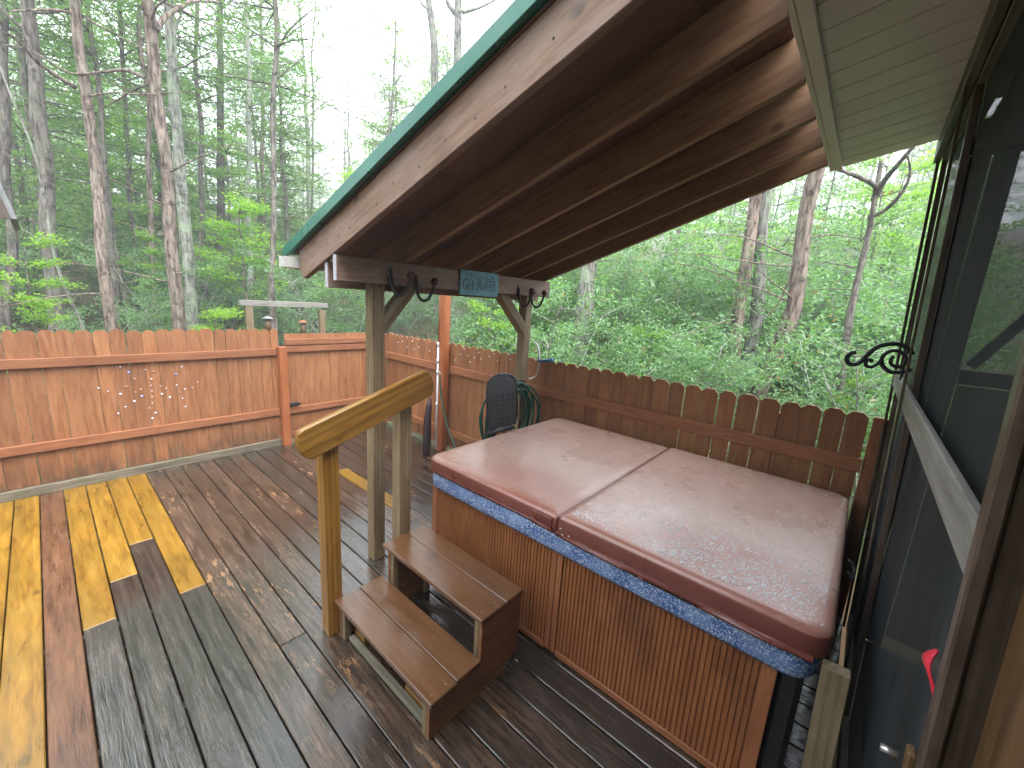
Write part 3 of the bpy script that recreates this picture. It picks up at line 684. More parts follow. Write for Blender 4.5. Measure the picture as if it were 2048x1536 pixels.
# sign
sg = thing('wooden_sign', 'small turquoise wooden plaque reading Get Naked on the beam', 'sign', (2.36, 2.472, 2.12))
p00 = at(921, 535, 1, 2.46); p11 = at(995, 592, 1, 2.46)
sx0, sx1, sz0, sz1 = p00.x, p11.x, 2.028, 2.222
pl = box('plaque', (sx0, 2.455, sz0), (sx1, 2.4715, sz1), M['sign_blue'], sg, .003)
def stroke(parent, pts, r=.0022, k=6):
    wp = [Vector((sx0 + u * (sx1 - sx0), 2.4545, sz0 + v * (sz1 - sz0))) for u, v in pts]
    if len(wp) > 2 and k > 1: wp = spline(wp, k)
    c = wp[0]; v, f = tube_geo([q - c for q in wp], r, 6); return v, f, c
LET = {   # slim serif strokes, unit box: x 0..1, y 0..1
 'G': ([[(.92, .80), (.70, .97), (.42, .98), (.15, .78), (.06, .48), (.16, .16), (.45, .0), (.74, .06), (.90, .22), (.90, .44)], [(.62, .44), (1.0, .44)]], .78),
 'e': ([[(.10, .34), (.88, .36), (.80, .58), (.50, .68), (.18, .54), (.08, .28), (.22, .06), (.52, .0), (.86, .12)]], .55),
 't': ([[(.45, 1.0), (.42, .5), (.44, .12), (.62, .0), (.86, .08)], [(.12, .66), (.86, .68)]], .45),
 'N': ([[(.12, .0), (.12, .96)], [(.12, .96), (.86, .03)], [(.86, .03), (.86, .96)], [(.0, .0), (.26, .0)], [(.74, .96), (1., .96)]], .78),
 'a': ([[(.16, .56), (.46, .68), (.74, .54), (.76, .1), (.92, .0)], [(.76, .38), (.40, .36), (.14, .18), (.34, .0), (.74, .16)]], .52),
 'k': ([[(.14, .0), (.14, 1.02)], [(.14, .28), (.78, .68)], [(.36, .42), (.88, .0)]], .55),
 'd': ([[(.80, 1.04), (.80, .0)], [(.80, .50), (.52, .68), (.18, .52), (.10, .28), (.24, .04), (.54, .0), (.80, .20)]], .58),
 ' ': ([], .35)}
def lettering(txt, u0, u1, v0, h):
    tot = sum(LET[c][1] + .12 for c in txt); sc = (u1 - u0) / tot; u = u0; V, F = [], []
    for ch in txt:
        ss, wd = LET[ch]
        for s_ in ss:
            a, b, c = stroke(None, [(u + x * wd * sc, v0 + y * h) for x, y in s_], .0023, 5 if len(s_) > 2 else 1)
            o = len(V); V += [q + c for q in a]; F += [tuple(i + o for i in fc) for fc in b]
        u += (wd + .12) * sc
    return V, F
V, F = lettering('Get Naked', .06, .92, .24, .42); mobj('lettering', pymesh('lettering', V, F, True), M['sign_dark'], sg)
V, F = [], []
def loop(cu, cv, r, turns=1.4, ph=0, n=14): return [(cu + r * .5 * (1 - .45 * k / n) * math.cos(ph + turns * 2 * math.pi * k / n), cv + r * (1 - .45 * k / n) * math.sin(ph + turns * 2 * math.pi * k / n)) for k in range(n + 1)]
for pts in (loop(.22, .77, .12), [(.27, .86), (.36, .80), (.42, .66), (.50, .76), (.56, .80), (.62, .68), (.68, .74), (.72, .78)], loop(.80, .75, .11, -1.3, 2.), [(.66, .66), (.74, .64), (.86, .64), (.92, .67)], [(.13, .70), (.20, .60), (.30, .66)]):
    a, b, c = stroke(None, pts, .0018, 3); o = len(V); V += [q + c for q in a]; F += [tuple(i + o for i in fc) for fc in b]
mobj('flourish', pymesh('flourish', V, F, True), M['sign_dark'], sg)

# ------------------------------------------------------------------ screened porch of the house on the right
por = thing('screened_porch', 'dark screened porch wall with cream vinyl eave on the right', 'porch', (2., -.24, 0))
def wp(x, z, off=0): return Vector((x, -.24 + .035 * z + off, z))
def wall_piece(name, x0, x1, z0, z1, o0, o1, mat, parent=por):
    """a board lying in the slightly leaning porch wall"""
    c = wp((x0 + x1) / 2, (z0 + z1) / 2, (o0 + o1) / 2); up = Vector((0, .035, 1)).normalized()
    if z1 - z0 > x1 - x0: return mobj(name, boxmesh(z1 - z0, x1 - x0, o1 - o0, .003), M[mat], parent, frame(c, up, (1, 0, 0)))
    return mobj(name, boxmesh(x1 - x0, z1 - z0, o1 - o0, .003), M[mat], parent, frame(c, (1, 0, 0), up))
ZT = 2.98
wall_piece('corner_stud', 3.355, 3.385, -.03, ZT, -.028, -.004, 'porch_wood')
wall_piece('stud', 2.40, 2.44, -.03, ZT, -.028, -.004, 'porch_wood')
bt = wall_piece('batten', 2.40, 2.425, -.03, ZT - .05, .016, .026, 'porch_wood')
wall_piece('batten', 3.355, 3.383, -.03, ZT - .05, .004, .018, 'porch_wood')
wall_piece('rail', .835, 3.35, 1.645, 1.735, -.002, .014, 'weathered')
wall_piece('bottom_plate', .84, 3.33, -.03, .10, -.08, -.004, 'porch_wood')
wall_piece('kick_post', 1.69, 1.74, -.03, .80, .045, .125, 'treated')
wall_piece('top_plate', -.66, 3.385, 2.90, 3.005, -.08, -.004, 'porch_wood')
wall_piece('frieze_board', -.6, 3.39, 2.90, 3.0, .0, .03, 'porch_wood')
for x0, x1 in ((.84, 2.36), (2.44, 3.34)):
    c = wp((x0 + x1) / 2, 1.45, -.02); up = Vector((0, .035, 1)).normalized()
    v = [(-(x1 - x0) / 2, -1.45, 0), ((x1 - x0) / 2, -1.45, 0), ((x1 - x0) / 2, 1.45, 0), (-(x1 - x0) / 2, 1.45, 0)]
    mobj('screen_panel', boxmesh(x1 - x0 - .002, 2.79, .0012, 0), M['screen'], por, frame(wp((x0 + x1) / 2, 1.50, -.03), (1, 0, 0), up))
wall_piece('door_jamb', .745, .832, -.03, ZT, -.09, .012, 'porch_wood')
wall_piece('door_stop', .735, .765, -.03, 2.6, .0125, .03, 'porch_wood')
wall_piece('door_board', .56, .725, -.03, ZT, -.09, -.01, 'porch_gold')
wall_piece('door_board', .38, .55, -.03, ZT, -.09, -.02, 'porch_wood')
wall_piece('door_board', -.6, .37, -.03, ZT, -.09, -.03, 'porch_gold')
# end wall of the porch (seen through the mesh)
box('end_post', (3.33, -.42, -.03), (3.39, -.33, 2.9), M['porch_wood'], por); box('end_rail', (3.34, -3.0, 1.70), (3.38, -.425, 1.78), M['porch_wood'], por)
box('end_board', (3.345, -.325, -.03), (3.365, -.245, 2.9), M['porch_wood'], por)
bar('diagonal_brace', (3.36, -.95, 2.72), (3.36, -.46, 1.80), .05, .03, M['porch_wood'], por, (0, .5, .3))
box('screen_panel', (3.3595, -3.0, .03), (3.361, -.43, 1.69), M['screen'], por, 0)
box('end_post', (3.33, -1.30, -.03), (3.39, -1.22, 2.9), M['porch_wood'], por); box('end_post', (3.33, -3.09, -.03), (3.39, -3.01, 2.9), M['porch_wood'], por)
box('gable_board', (3.335, -3.1, 2.905), (3.385, -.155, 3.0), M['porch_wood'], por); prism('gable_panel', [(-3.1, 3.003), (-.16, 3.003), (-.16, 3.06), (-3.1, 3.60)], (3.36, 0, 0), (0, 1, 0), (0, 0, 1), .04, M['porch_wood'], por, 0)
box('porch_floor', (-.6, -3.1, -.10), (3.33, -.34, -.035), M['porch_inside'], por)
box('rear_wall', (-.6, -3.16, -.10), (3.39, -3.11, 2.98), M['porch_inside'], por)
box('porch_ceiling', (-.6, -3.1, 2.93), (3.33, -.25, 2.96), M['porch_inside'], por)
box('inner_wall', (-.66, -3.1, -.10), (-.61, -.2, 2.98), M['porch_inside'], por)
box('unseen_house_wall', (-7.5, -.32, -.7), (-.67, -.27, 3.0), M['porch_wood'], por); box('unseen_house_side', (-7.5, -5.0, -.7), (-7.45, -.33, 3.0), M['porch_wood'], por)  # unseen house walls here and below, added to hold back skylight
box('unseen_house_rear', (-7.44, -5.0, -.7), (3.39, -4.95, 3.3), M['porch_wood'], por)
# eave: fascia along X, soffit planks rising to the wall
EY = .342
fa = box('fascia', (-7.6, EY, 2.935), (3.42, EY + .02, 3.09), M['vinyl'], por, .003)
box('fascia_lip', (-7.6, EY - .045, 2.935), (3.42, EY - .001, 2.950), M['vinyl'], por, .002)
n = 0; x = 3.42
while x > -7.5:
    x0 = x - .158
    def sp(xx, yy): return Vector((xx, yy, 2.953 + .19 * (EY - .02 - yy)))
    a, b = sp((x0 + x) / 2, EY - .015), sp((x0 + x) / 2, -.125)
    bar('soffit_plank', a, b, .153, .010, M['vinyl'], por, (1, 0, 0), .003); x -= .158
c0 = Vector((-2.09, EY + .02, 3.10)); dirr = Vector((0, -1, .19)).normalized()
bar('roof_slab', c0, c0 + dirr * 5.6, 11.06, .05, M['roof_grey'], por, (1, 0, 0), .004)
# small bits on the porch door: red ribbon and latch
rb = thing('red_ribbon', 'small bright red ribbon tied to the porch door frame', 'ribbon', wp(.86, 1.46, .03))
v, f = [], []
for i in range(7):
    t_ = i / 6; cpt = wp(.875, 1.50 - .07 * t_, .0145 + .006 * math.sin(t_ * 5)); wd = .004 + .026 * t_
    v += [cpt + Vector((-wd, .0, 0)), cpt + Vector((wd, .006 * math.sin(3 * t_), 0)), cpt + Vector((wd, .003 + .006 * math.sin(3 * t_), 0)), cpt + Vector((-wd, .003, 0))]
for i in range(6):
    for j in range(4): a = 4 * i + j; b = 4 * i + (j + 1) % 4; f.append((a, b, b + 4, a + 4))
f += [(3, 2, 1, 0), (24, 25, 26, 27)]
mobj('ribbon_tail', pymesh('ribbon_tail', v, f, True), M['tag_red'], rb)
lk = thing('door_latch', 'pale worn latch block low on the porch door frame', 'latch', wp(.85, 1.27, .02))
wall_piece('latch_block', .836, .862, 1.20, 1.33, .0145, .026, 'porch_gold', lk); tube('latch_pin', [wp(.855, 1.30, .033), wp(.855, 1.30, .055)], .006, M['steel'], lk, 8)

# wrought iron bracket on the porch batten
br = thing('plant_bracket', 'black wrought iron scroll bracket on the porch wall', 'bracket', (2.418, -.15, 1.87))
bx = 2.418
def B(px, py):
    p = at(px, py, 0, bx); return p
c8 = lambda x, y: B(x / 4.571 + 1600, y / 4.571 + 600)
box('wall_plate', (bx - .012, wp(0, 1.87, .030).y, 1.77), (bx + .012, wp(0, 1.87, .030).y + .006, 1.95), M['iron'], br, .002)
main = [(515, 480), (470, 485), (430, 525), (440, 575), (500, 590), (560, 560), (620, 500), (700, 435), (800, 405), (900, 405), (980, 440), (1035, 500)]
tube('upper_scroll', spline([c8(*q) for q in main], 5), .0095, M['iron'], br, 8)
low = [(660, 570), (640, 545), (605, 560), (605, 600), (650, 612), (700, 590), (740, 550), (770, 500), (840, 465), (920, 475), (970, 530), (950, 590), (880, 610), (830, 580), (840, 530), (865, 515)]
tube('lower_scroll', spline([c8(*q) for q in low], 5), .0075, M['iron'], br, 8)
tube('lower_arm', spline([c8(*q) for q in [(740, 550), (755, 600), (810, 650), (880, 662), (960, 655), (1020, 630)]], 5), .009, M['iron'], br, 8)

# ------------------------------------------------------------------ water pipe, chair, hose, spray wand
pp = thing('water_pipe', 'white plastic standpipe with tap beside the orange post', 'pipe', (3.30, 4.08, 0))
py_ = 4.075; px_ = 3.30
tube('pipe', [(px_, py_, .0), (px_, py_, 1.42)], .023, M['white_pvc'], pp, 12)
for z in (.62, 1.05, 1.20, 1.41): tube('coupling', [(px_, py_, z - .025), (px_, py_, z + .025)], .030, M['white_pvc'], pp, 12)
tube('painted_riser', [(px_, py_ + .004, 1.425), (px_, py_ + .004, 2.25)], .013, M['orange_post'], pp, 10)
tp = tube('tap', spline([(px_, py_ - .01, 1.08), (px_ - .02, py_ - .05, 1.085), (px_ - .035, py_ - .075, 1.06), (px_ - .036, py_ - .08, 1.03)], 4), .011, M['steel'], pp, 10)
tube('tap_handle', [(px_ - .045, py_ - .045, 1.115), (px_ + .005, py_ - .055, 1.115)], .006, M['steel'], tp, 8)
hs = thing('garden_hose', 'dark green garden hose coiled on the roof post and running to the tap', 'hose', (2.9, 2.46, 0))
run = spline([(px_ - .036, py_ - .08, 1.028), (3.25, 3.97, .86), (3.22, 3.86, .60), (3.19, 3.70, .36), (3.14, 3.48, .17), (3.05, 3.22, .05), (2.9, 2.95, .016), (2.72, 2.75, .016), (2.72, 2.55, .10), (2.72, 2.47, .4), (2.70, 2.44, .7)], 8)
tube('feed_run', run, .0095, M['hose'], hs, 8)
CX, CZ = 2.83, .94
rr = random.Random(5)
for k in range(11):
    cx = CX + rr.uniform(-.03, .05); cz = CZ + rr.uniform(-.05, .02); ra = rr.uniform(.27, .37); rb_ = rr.uniform(.34, .44); yk = 2.492 - 0.0125 * k - .012
    pts = [(cx + ra * math.cos(a) + rr.uniform(-.008, .008), yk + rr.uniform(-.006, .006), cz + rb_ * math.sin(a) * (1 if math.sin(a) < 0 else .75)) for a in [2 * math.pi * i / 14 for i in range(14)]]
    c = Vector(pts[0]); lp = [q - c for q in spline(pts, 5, True)]; lp.append(lp[0])
    v, f = tube_geo(lp, .0095, 8, cap=False); mobj('coil', pymesh('coil', v, f, True), M['hose'], hs, Matrix.Translation(c))
tube('hanger', [(2.93, 2.34, 1.225), (2.93, 2.47, 1.225), (3.10, 2.5, 1.225)], .012, M['iron'], hs, 8)
# folding stool
ch = thing('folding_stool', 'black resin folding stool with rounded back in front of the hose coil', 'chair', (2.62, 2.30, 0))
q = []
W2 = .185
for a in range(0, 181, 15): q.append((W2 * math.cos(math.radians(a)), .11 + .13 * math.sin(math.radians(a)) ** .8 if 0 < a < 180 else .11))
q += [(-W2 * 1.0, -.20), (-W2 * .92, -.24), (W2 * .92, -.24), (W2 * 1.0, -.20)]
cc = Vector((2.60, 2.325, 1.14)); ax_ = Vector((1, -.06, 0)).normalized(); ay_ = Vector((0, .10, 1)).normalized()
bk = prism('back_panel', q, cc, ax_, ay_, .022, M['plastic_black'], ch, .006)
nrm = ax_.cross(ay_)                # towards the camera (-Y)
# woven lattice moulded in the lower half of the back
for i in range(8):
    for j in range(7):
        u = -.155 + .31 * (i + .5) / 8; vv = -.215 + .28 * (j + .5) / 7
        o = mobj('weave_tile', boxmesh(.026 if (i + j) % 2 else .034, .034 if (i + j) % 2 else .026, .005, .002), M['plastic_black'], bk, frame(cc + ax_ * u + ay_ * vv + nrm * .0135, ax_, ay_))
rim_ = [cc + ax_ * u * .97 + ay_ * (v_ if v_ < .1 else v_ - .006) + nrm * .008 for u, v_ in [(W2, -.18)] + q[:13] + [(-W2, -.18)]]
tube('rim', rim_, .011, M['plastic_black'], bk, 8)
for sx in (-1, 1):
    tube('leg', [(2.62 + sx * .12, 2.33, .90), (2.62 + sx * .20, 2.27, .012)], .010, M['iron'], ch, 8)
    tube('leg', [(2.62 + sx * .06, 2.35, .90), (2.62 + sx * .15, 2.42, .012)], .010, M['iron'], ch, 8)
tube('foot_bar', [(2.62 - .185, 2.283, .18), (2.62 + .185, 2.283, .18)], .008, M['iron'], ch, 8)
prism('seat', rrect(-.17, .17, -.03, .03, .02, 4), (2.62, 2.335, .86), (1, 0, 0), (0, 1, 0), .03, M['plastic_black'], ch, .003)
# spray wand hung over the fence
sw = thing('spray_wand', 'curved silver spray wand with blue grip hooked over the fence', 'spray wand', (3.2, 2.42, 1.2))
def W(px, py): return at(px, py, 0, 3.335)
tube('wand', spline([W(1068, 685), W(1074, 690), W(1078, 708), W(1078, 735), W(1072, 753), W(1058, 758)], 6), .011, M['steel'], sw, 10)
tube('grip', [W(1077, 722), W(1100, 721)], [.017, .014], M['blue'], sw, 12)
tube('nozzle', [W(1100, 721), W(1105, 720)], [.022, .024], M['blue'], sw, 12)
# folded chair leaning by the pipe
fc = thing('folded_umbrella', 'dark maroon folded umbrella leaning beside the white pipe', 'umbrella', (3.13, 3.97, 0))
pts = [Vector((3.05, 3.97, .0)), Vector((3.05, 3.975, .06)), Vector((3.07, 3.99, .2)), Vector((3.09, 4.01, .45)), Vector((3.12, 4.03, .62)), Vector((3.14, 4.04, .72))]
v, f = tube_geo([p - pts[0] for p in pts], [.034, .046, .048, .046, .040, .022], 14, jitter=.12, seed=4); mobj('canopy', pymesh('canopy', v, f, True), M['maroon'], fc, Matrix.Translation(pts[0]))
tube('handle', [(3.14, 4.04, .71), (3.16, 4.05, .86)], .009, M['steel'], fc, 8)

# ------------------------------------------------------------------ beyond the fence: feeder frame, feeders, outbuilding eave
FY = 9.0
ff = thing('feeder_frame', 'grey timber frame with crossbar beyond the gate', 'frame', (3.3, FY, gz(3.3, FY)))
a, b = at(497, 612, 1, FY), at(643, 622, 1, FY)
for p in (a, b): box('post', (p.x - .06, FY - .05, gz(p.x, FY) - .2), (p.x + .06, FY + .05, p.z + .02), M['treated'], ff)
bar('crossbar', (a.x - .15, FY, a.z + .06), (b.x + .12, FY, a.z + .06), .10, .12, M['weathered'], ff)
zb = a.z + .008
for lab, px, col in (('hanging bird feeder with grey cap, nearer the left post of the frame', 535, 'roof_grey'), ('hanging bird feeder with reddish cap, nearer the right post of the frame', 605, 'fence_rail')):
    p = at(px, 628, 1, FY); t = thing('bird_feeder', lab, 'bird feeder', (p.x, FY, zb - .2), 'bird feeders on the frame')
    zc = at(px, 634 if px < 560 else 642, 1, FY).z
    tube('wire', [(p.x, FY, zc), (p.x, FY, zb)], .004, M['iron'], t, 6)
    tube('cap', [(p.x, FY, zc - .035), (p.x, FY, zc - .02), (p.x, FY, zc + .02)], [.10, .095, .02], M[col], t, 16)
    tube('seed_tube', [(p.x, FY, zc - .32), (p.x, FY, zc - .037)], .055, M['porch_gold'], t, 14)
    tube('tray', [(p.x, FY, zc - .345), (p.x, FY, zc - .32)], [.085, .09], M['porch_wood'], t, 14)
sh = thing('outbuilding', 'grey roof eave with white trim poking in at the left edge', 'shed', (-3.2, 7.0, -.6))
e0 = at(27, 438, 1, 6.6); e1 = at(-1, 378, 1, 6.6); d = (e1 - e0); e2 = e0 + d.normalized() * 1.9
bar('roof_slope', (e0.x, 7.5, e0.z), (e2.x, 7.5, e2.z), 1.8, .05, M['roof_grey'], sh, (0, 1, 0))
nrm = Vector((d.z, 0, -d.x)).normalized() * (-1 if d.x > 0 else 1)
dn = Vector((-d.z, 0, d.x)).normalized(); dn = dn if dn.z < 0 else -dn
bar('verge_board', Vector((e0.x, 6.575, e0.z)) + dn * .05, Vector((e2.x, 6.575, e2.z)) + dn * .05, .07, .03, M['porch_wood'], sh, dn)
bar('verge_trim', Vector((e0.x, 6.572, e0.z)) + dn * .11, Vector((e2.x, 6.572, e2.z)) + dn * .11, .045, .03, M['white_gutter'], sh, dn)
xw = e0.x - .35
box('wall', (xw - .9, 6.75, gz(xw, 7) - .2), (xw, 8.3, e0.z + .15), M['porch_wood'], sh)

# ------------------------------------------------------------------ forest
def leafmesh(name, C, L, W, rng, flat=.0, D=None):
    """one small kite per leaf; C centres (N,3), L lengths, W widths, flat 0..1 turns leaves level, D preferred direction"""
    n = len(C); d = rng.normal(size=(n, 3)); d[:, 2] *= (1 - flat)
    if D is not None: d = d * .35 + D
    d /= np.linalg.norm(d, axis=1)[:, None] + 1e-9
    u = rng.normal(size=(n, 3)); u[:, 2] *= (1 - flat) if flat else 1
    s = np.cross(d, np.where(flat > .3, np.array([[0, 0, 1.]]) + u * (1 - flat) * .8, u)); s /= np.linalg.norm(s, axis=1)[:, None] + 1e-9
    L = np.broadcast_to(L, n)[:, None]; W = np.broadcast_to(W, n)[:, None]
    V = np.stack([C - d * L * .5, C + s * W * .5 + d * L * .06, C + d * L * .5, C - s * W * .5 + d * L * .06], 1).reshape(-1, 3)
    me = bpy.data.meshes.new(name); me.vertices.add(4 * n); me.vertices.foreach_set('co', V.ravel().astype(np.float32))
    me.loops.add(4 * n); me.polygons.add(n)
    me.loops.foreach_set('vertex_index', np.arange(4 * n, dtype=np.int32)); me.polygons.foreach_set('loop_start', np.arange(0, 4 * n, 4, dtype=np.int32))
    me.update(calc_edges=True); return me
def ball(rng, n, c, r):
    p = rng.normal(size=(n, 3)); p /= np.linalg.norm(p, axis=1)[:, None]; p *= (rng.random(n) ** .45)[:, None]
    return np.array(c) + p * np.array(r)
def limb(v, f, p, d, L, r, rr, segs=5, droop=0., wob=.18, n=5):
    pts = [Vector(p)]; dd = Vector(d).normalized()
    for i in range(segs):
        dd = (dd + Vector((rr.uniform(-wob, wob), rr.uniform(-wob, wob), rr.uniform(-wob, wob) - droop))).normalized()
        pts.append(pts[-1] + dd * (L / segs))
    tube_geo(pts, [r * (1 - .8 * i / segs) for i in range(segs + 1)], n, True, vv=v, ff=f); return pts
def trunk_pts(h, rr, segs=14, wob=.05, lean=(0, 0)):
    pts = []; x = y = 0.
    for i in range(segs + 1):
        t = i / segs; pts.append(Vector((x + lean[0] * t * h, y + lean[1] * t * h, t * h))); x += rr.uniform(-wob, wob); y += rr.uniform(-wob, wob)
    return pts
def mk_laurel(seed, h, wd):
    rng = np.random.default_rng(seed); rr = random.Random(seed); v, f = [], []; C = []
    for s in range(6):
        a = rr.uniform(0, 6.28); d = (math.cos(a) * .35, math.sin(a) * .35, 1)
        pts = limb(v, f, (rr.uniform(-.15, .15), rr.uniform(-.15, .15), -.1), d, h * rr.uniform(.75, 1.), .035, rr, 7)
        for k in range(3, 8):
            for q in range(2):
                b = rr.uniform(0, 6.28); e = limb(v, f, pts[k], (math.cos(b), math.sin(b), .45), wd * rr.uniform(.25, .5), .012, rr, 3, n=4); C.append(e[-1]); C.append(e[2])
    cl = []
    for c in C: cl.append(ball(rng, 46, c, (.30, .30, .20)))
    for i in range(26):
        cl.append(ball(rng, 46, (rng.normal() * wd * .30, rng.normal() * wd * .30, h * rng.uniform(.15, .95)), (.32, .32, .22)))
    C = np.concatenate(cl); n = len(C)
    return pymesh('stem', v, f, True), leafmesh('crown', C, rng.uniform(.07, .12, n), rng.uniform(.03, .045, n), rng, .35)
def mk_spring(seed, h, wd, dens=34):
    rng = np.random.default_rng(seed); rr = random.Random(seed); v, f = [], []; cl = []
    tp = trunk_pts(h, rr, 10, .05); tube_geo(tp, [.05 * (1 - .8 * i / 10) for i in range(11)], 6, True, vv=v, ff=f)
    for i in range(26):
        k = rr.randint(3, 10); a = rr.uniform(0, 6.28)
        e = limb(v, f, tp[k], (math.cos(a), math.sin(a), .3), wd * rr.uniform(.3, .6) * (1.15 - .06 * k), .016, rr, 5, n=4)
        for q in e[2:]: cl.append(ball(rng, dens, q, (.28, .28, .12)))
    C = np.concatenate(cl); n = len(C)
    return pymesh('stem', v, f, True), leafmesh('crown', C, rng.uniform(.06, .11, n), rng.uniform(.04, .06, n), rng, .45)
def mk_conifer(seed, h, wd, start=.2, r0=.13, dens=1.):
    rng = np.random.default_rng(seed); rr = random.Random(seed); v, f = [], []; cl, dl = [], []
    tp = trunk_pts(h, rr, 16, .04); tube_geo(tp, [r0 * (1 - .85 * i / 16) for i in range(17)], 8, True, vv=v, ff=f)
    z = h * start
    while z < h * .99:
        t = (z / h - start) / (1 - start); Lb = wd * (.35 + .65 * (1 - t)) * rr.uniform(.6, 1.1) * (.75 if t < .1 else 1)
        for q in range(rr.choice((2, 3, 3))):
            a = rr.uniform(0, 6.28); i = min(15, int(z / h * 16)); p = tp[i].lerp(tp[i + 1], z / h * 16 - i)
            e = limb(v, f, p, (math.cos(a), math.sin(a), .15), Lb, .018 + .02 * (1 - t), rr, 6, .05, .12, 4)
            for j in range(2, 7):
                m_ = max(4, int(15 * dens * (Lb / wd + .35)))
                c = np.array(e[j]) + rng.normal(size=(m_, 3)) * np.array([.26, .26, .09]) * (wd / 2.2); cl.append(c)
                dd = np.array(e[j] - e[j - 1]); dd = dd / np.linalg.norm(dd); dl.append(np.tile(dd + np.array([0, 0, -.15]), (m_, 1)) + rng.normal(size=(m_, 3)) * .5)
        z += h * rr.uniform(.018, .034)
    C = np.concatenate(cl); D = np.concatenate(dl); n = len(C)
    return pymesh('trunk', v, f, True), leafmesh('crown', C, rng.uniform(.16, .34, n), rng.uniform(.03, .06, n), rng, .2, D)
def mk_bare(seed, h, r0, leafy=3):
    rng = np.random.default_rng(seed); rr = random.Random(seed); v, f = [], []; cl = []
    tp = trunk_pts(h, rr, 14, .10); tube_geo(tp, [r0 * (1 - .88 * i / 14) for i in range(15)], 7, True, vv=v, ff=f)
    for b in range(22):
        k = rr.randint(5, 13); a = rr.uniform(0, 6.28); Lb = h * rr.uniform(.12, .26) * (1.2 - k / 18)
        e = limb(v, f, tp[k], (math.cos(a), math.sin(a), rr.uniform(.3, 1.)), Lb, r0 * .3 * (1.15 - k / 15), rr, 6, -.03, .22, 5)
        for q in range(5):
            j = rr.randint(2, 6); a2 = rr.uniform(0, 6.28); e2 = limb(v, f, e[j], (math.cos(a2), math.sin(a2), .5), Lb * rr.uniform(.3, .6), r0 * .09, rr, 4, -.02, .3, 3)
            for q2 in range(2):
                a3 = rr.uniform(0, 6.28); e3 = limb(v, f, e2[rr.randint(1, 4)], (math.cos(a3), math.sin(a3), .4), Lb * .22, r0 * .05, rr, 3, 0, .3, 3)
                for p in e3[1:]: cl.append(ball(rng, leafy, p, (.16, .16, .12)))
    C = np.concatenate(cl); n = len(C)
    return pymesh('trunk', v, f, True), leafmesh('crown', C, rng.uniform(.05, .10, n), rng.uniform(.03, .05, n), rng, .1)
PROTO = {}
def proto(kind, a, b, bark, leaf, pname):
    a.materials.append(M[bark]); b.materials.append(M[leaf]); PROTO.setdefault(kind, []).append((a, b, pname))
for s in range(3): proto('laurel', *mk_laurel(11 + s, 3.4 + .5 * s, 2.6), 'bark_pale', 'leaf_laurel', 'stem')
for s in range(3): proto('spring', *mk_spring(31 + s, 3.6 + .6 * s, 2.4), 'bark_dark', 'leaf_spring', 'stem')
for s in range(3): proto('mid', *mk_spring(51 + s, 5.5 + 1.2 * s, 3.0, 30), 'bark_dark', 'leaf_mid', 'stem')
for s in range(3): proto('conifer', *mk_conifer(71 + s, 11 + 1.5 * s, 2.5, .14), 'bark_dark', 'needle', 'trunk')
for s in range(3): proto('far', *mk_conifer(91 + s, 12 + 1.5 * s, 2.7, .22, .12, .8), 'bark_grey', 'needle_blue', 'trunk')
for s in range(4): proto('bare', *mk_bare(111 + s, 11 + 1.2 * s, .13), 'bark_grey', 'leaf_spring', 'trunk')
def plant(kind, name, label, cat, group, x, y, sc=1., var=None, rot=None, sink=.1):
    L_ = PROTO[kind]; a, b, pn = L_[RND.randrange(len(L_)) if var is None else var]
    o = thing(name, label, cat, (x, y, gz(x, y) - sink), group)
    mw = Matrix.Translation((x, y, gz(x, y) - sink)) @ Matrix.Rotation(RND.uniform(0, 6.28) if rot is None else rot, 4, 'Z') @ Matrix.Diagonal((sc, sc, sc * RND.uniform(.92, 1.1), 1))
    mobj(pn, a, None, o, mw); mobj('crown', b, None, o, mw.copy()); return o
def where(x, y):
    q = RC @ (np.array([x, y, 1.2]) - CAMP); px = FPX * q[0] / q[2] + 1024 if q[2] > .3 else (-999 if q[0] < 0 else 3000); r = math.hypot(x, y)
    for lim, ph in ((0, 'beyond the left edge of the deck'), (130, 'by the pine trunk at the far left'), (230, 'by the leftmost reddish trunk'), (320, 'left of the peeling reddish trunk'), (420, 'by the lichen-grey trunk'), (520, 'left of the timber feeder frame'), (640, 'behind the feeder frame'), (780, 'behind the gate'), (900, 'left of the orange post'), (1050, 'under the right half of the beam'), (1200, 'by the stout shaggy grey trunk'), (1320, 'right of the stout shaggy grey trunk'), (1440, 'behind the middle of the right fence'), (1530, 'by the lichen-covered trunk'), (1640, 'by the leaning peeling trunk'), (1760, 'by the forking tree under the eave')):
        if px < lim: break
    else: ph = 'seen through the porch screen'
    return ph + (', near' if r < 12 else ', midway' if r < 22 else ', far' if r < 45 else ', farthest')
def pol(r, deg): return r * math.cos(math.radians(deg)), r * math.sin(math.radians(deg))
def clear(x, y, m=.9): return (x > XR + m or y > YF + m) if m > -50 else (x < -9 or y < -7 or (x < -4.5 and y > 1))
SIGHT = [math.degrees(math.atan2(*reversed(at_r(px, 760, 8.).xy))) for px in (1158, 1462, 1495, 1540, 1590, 1680)]
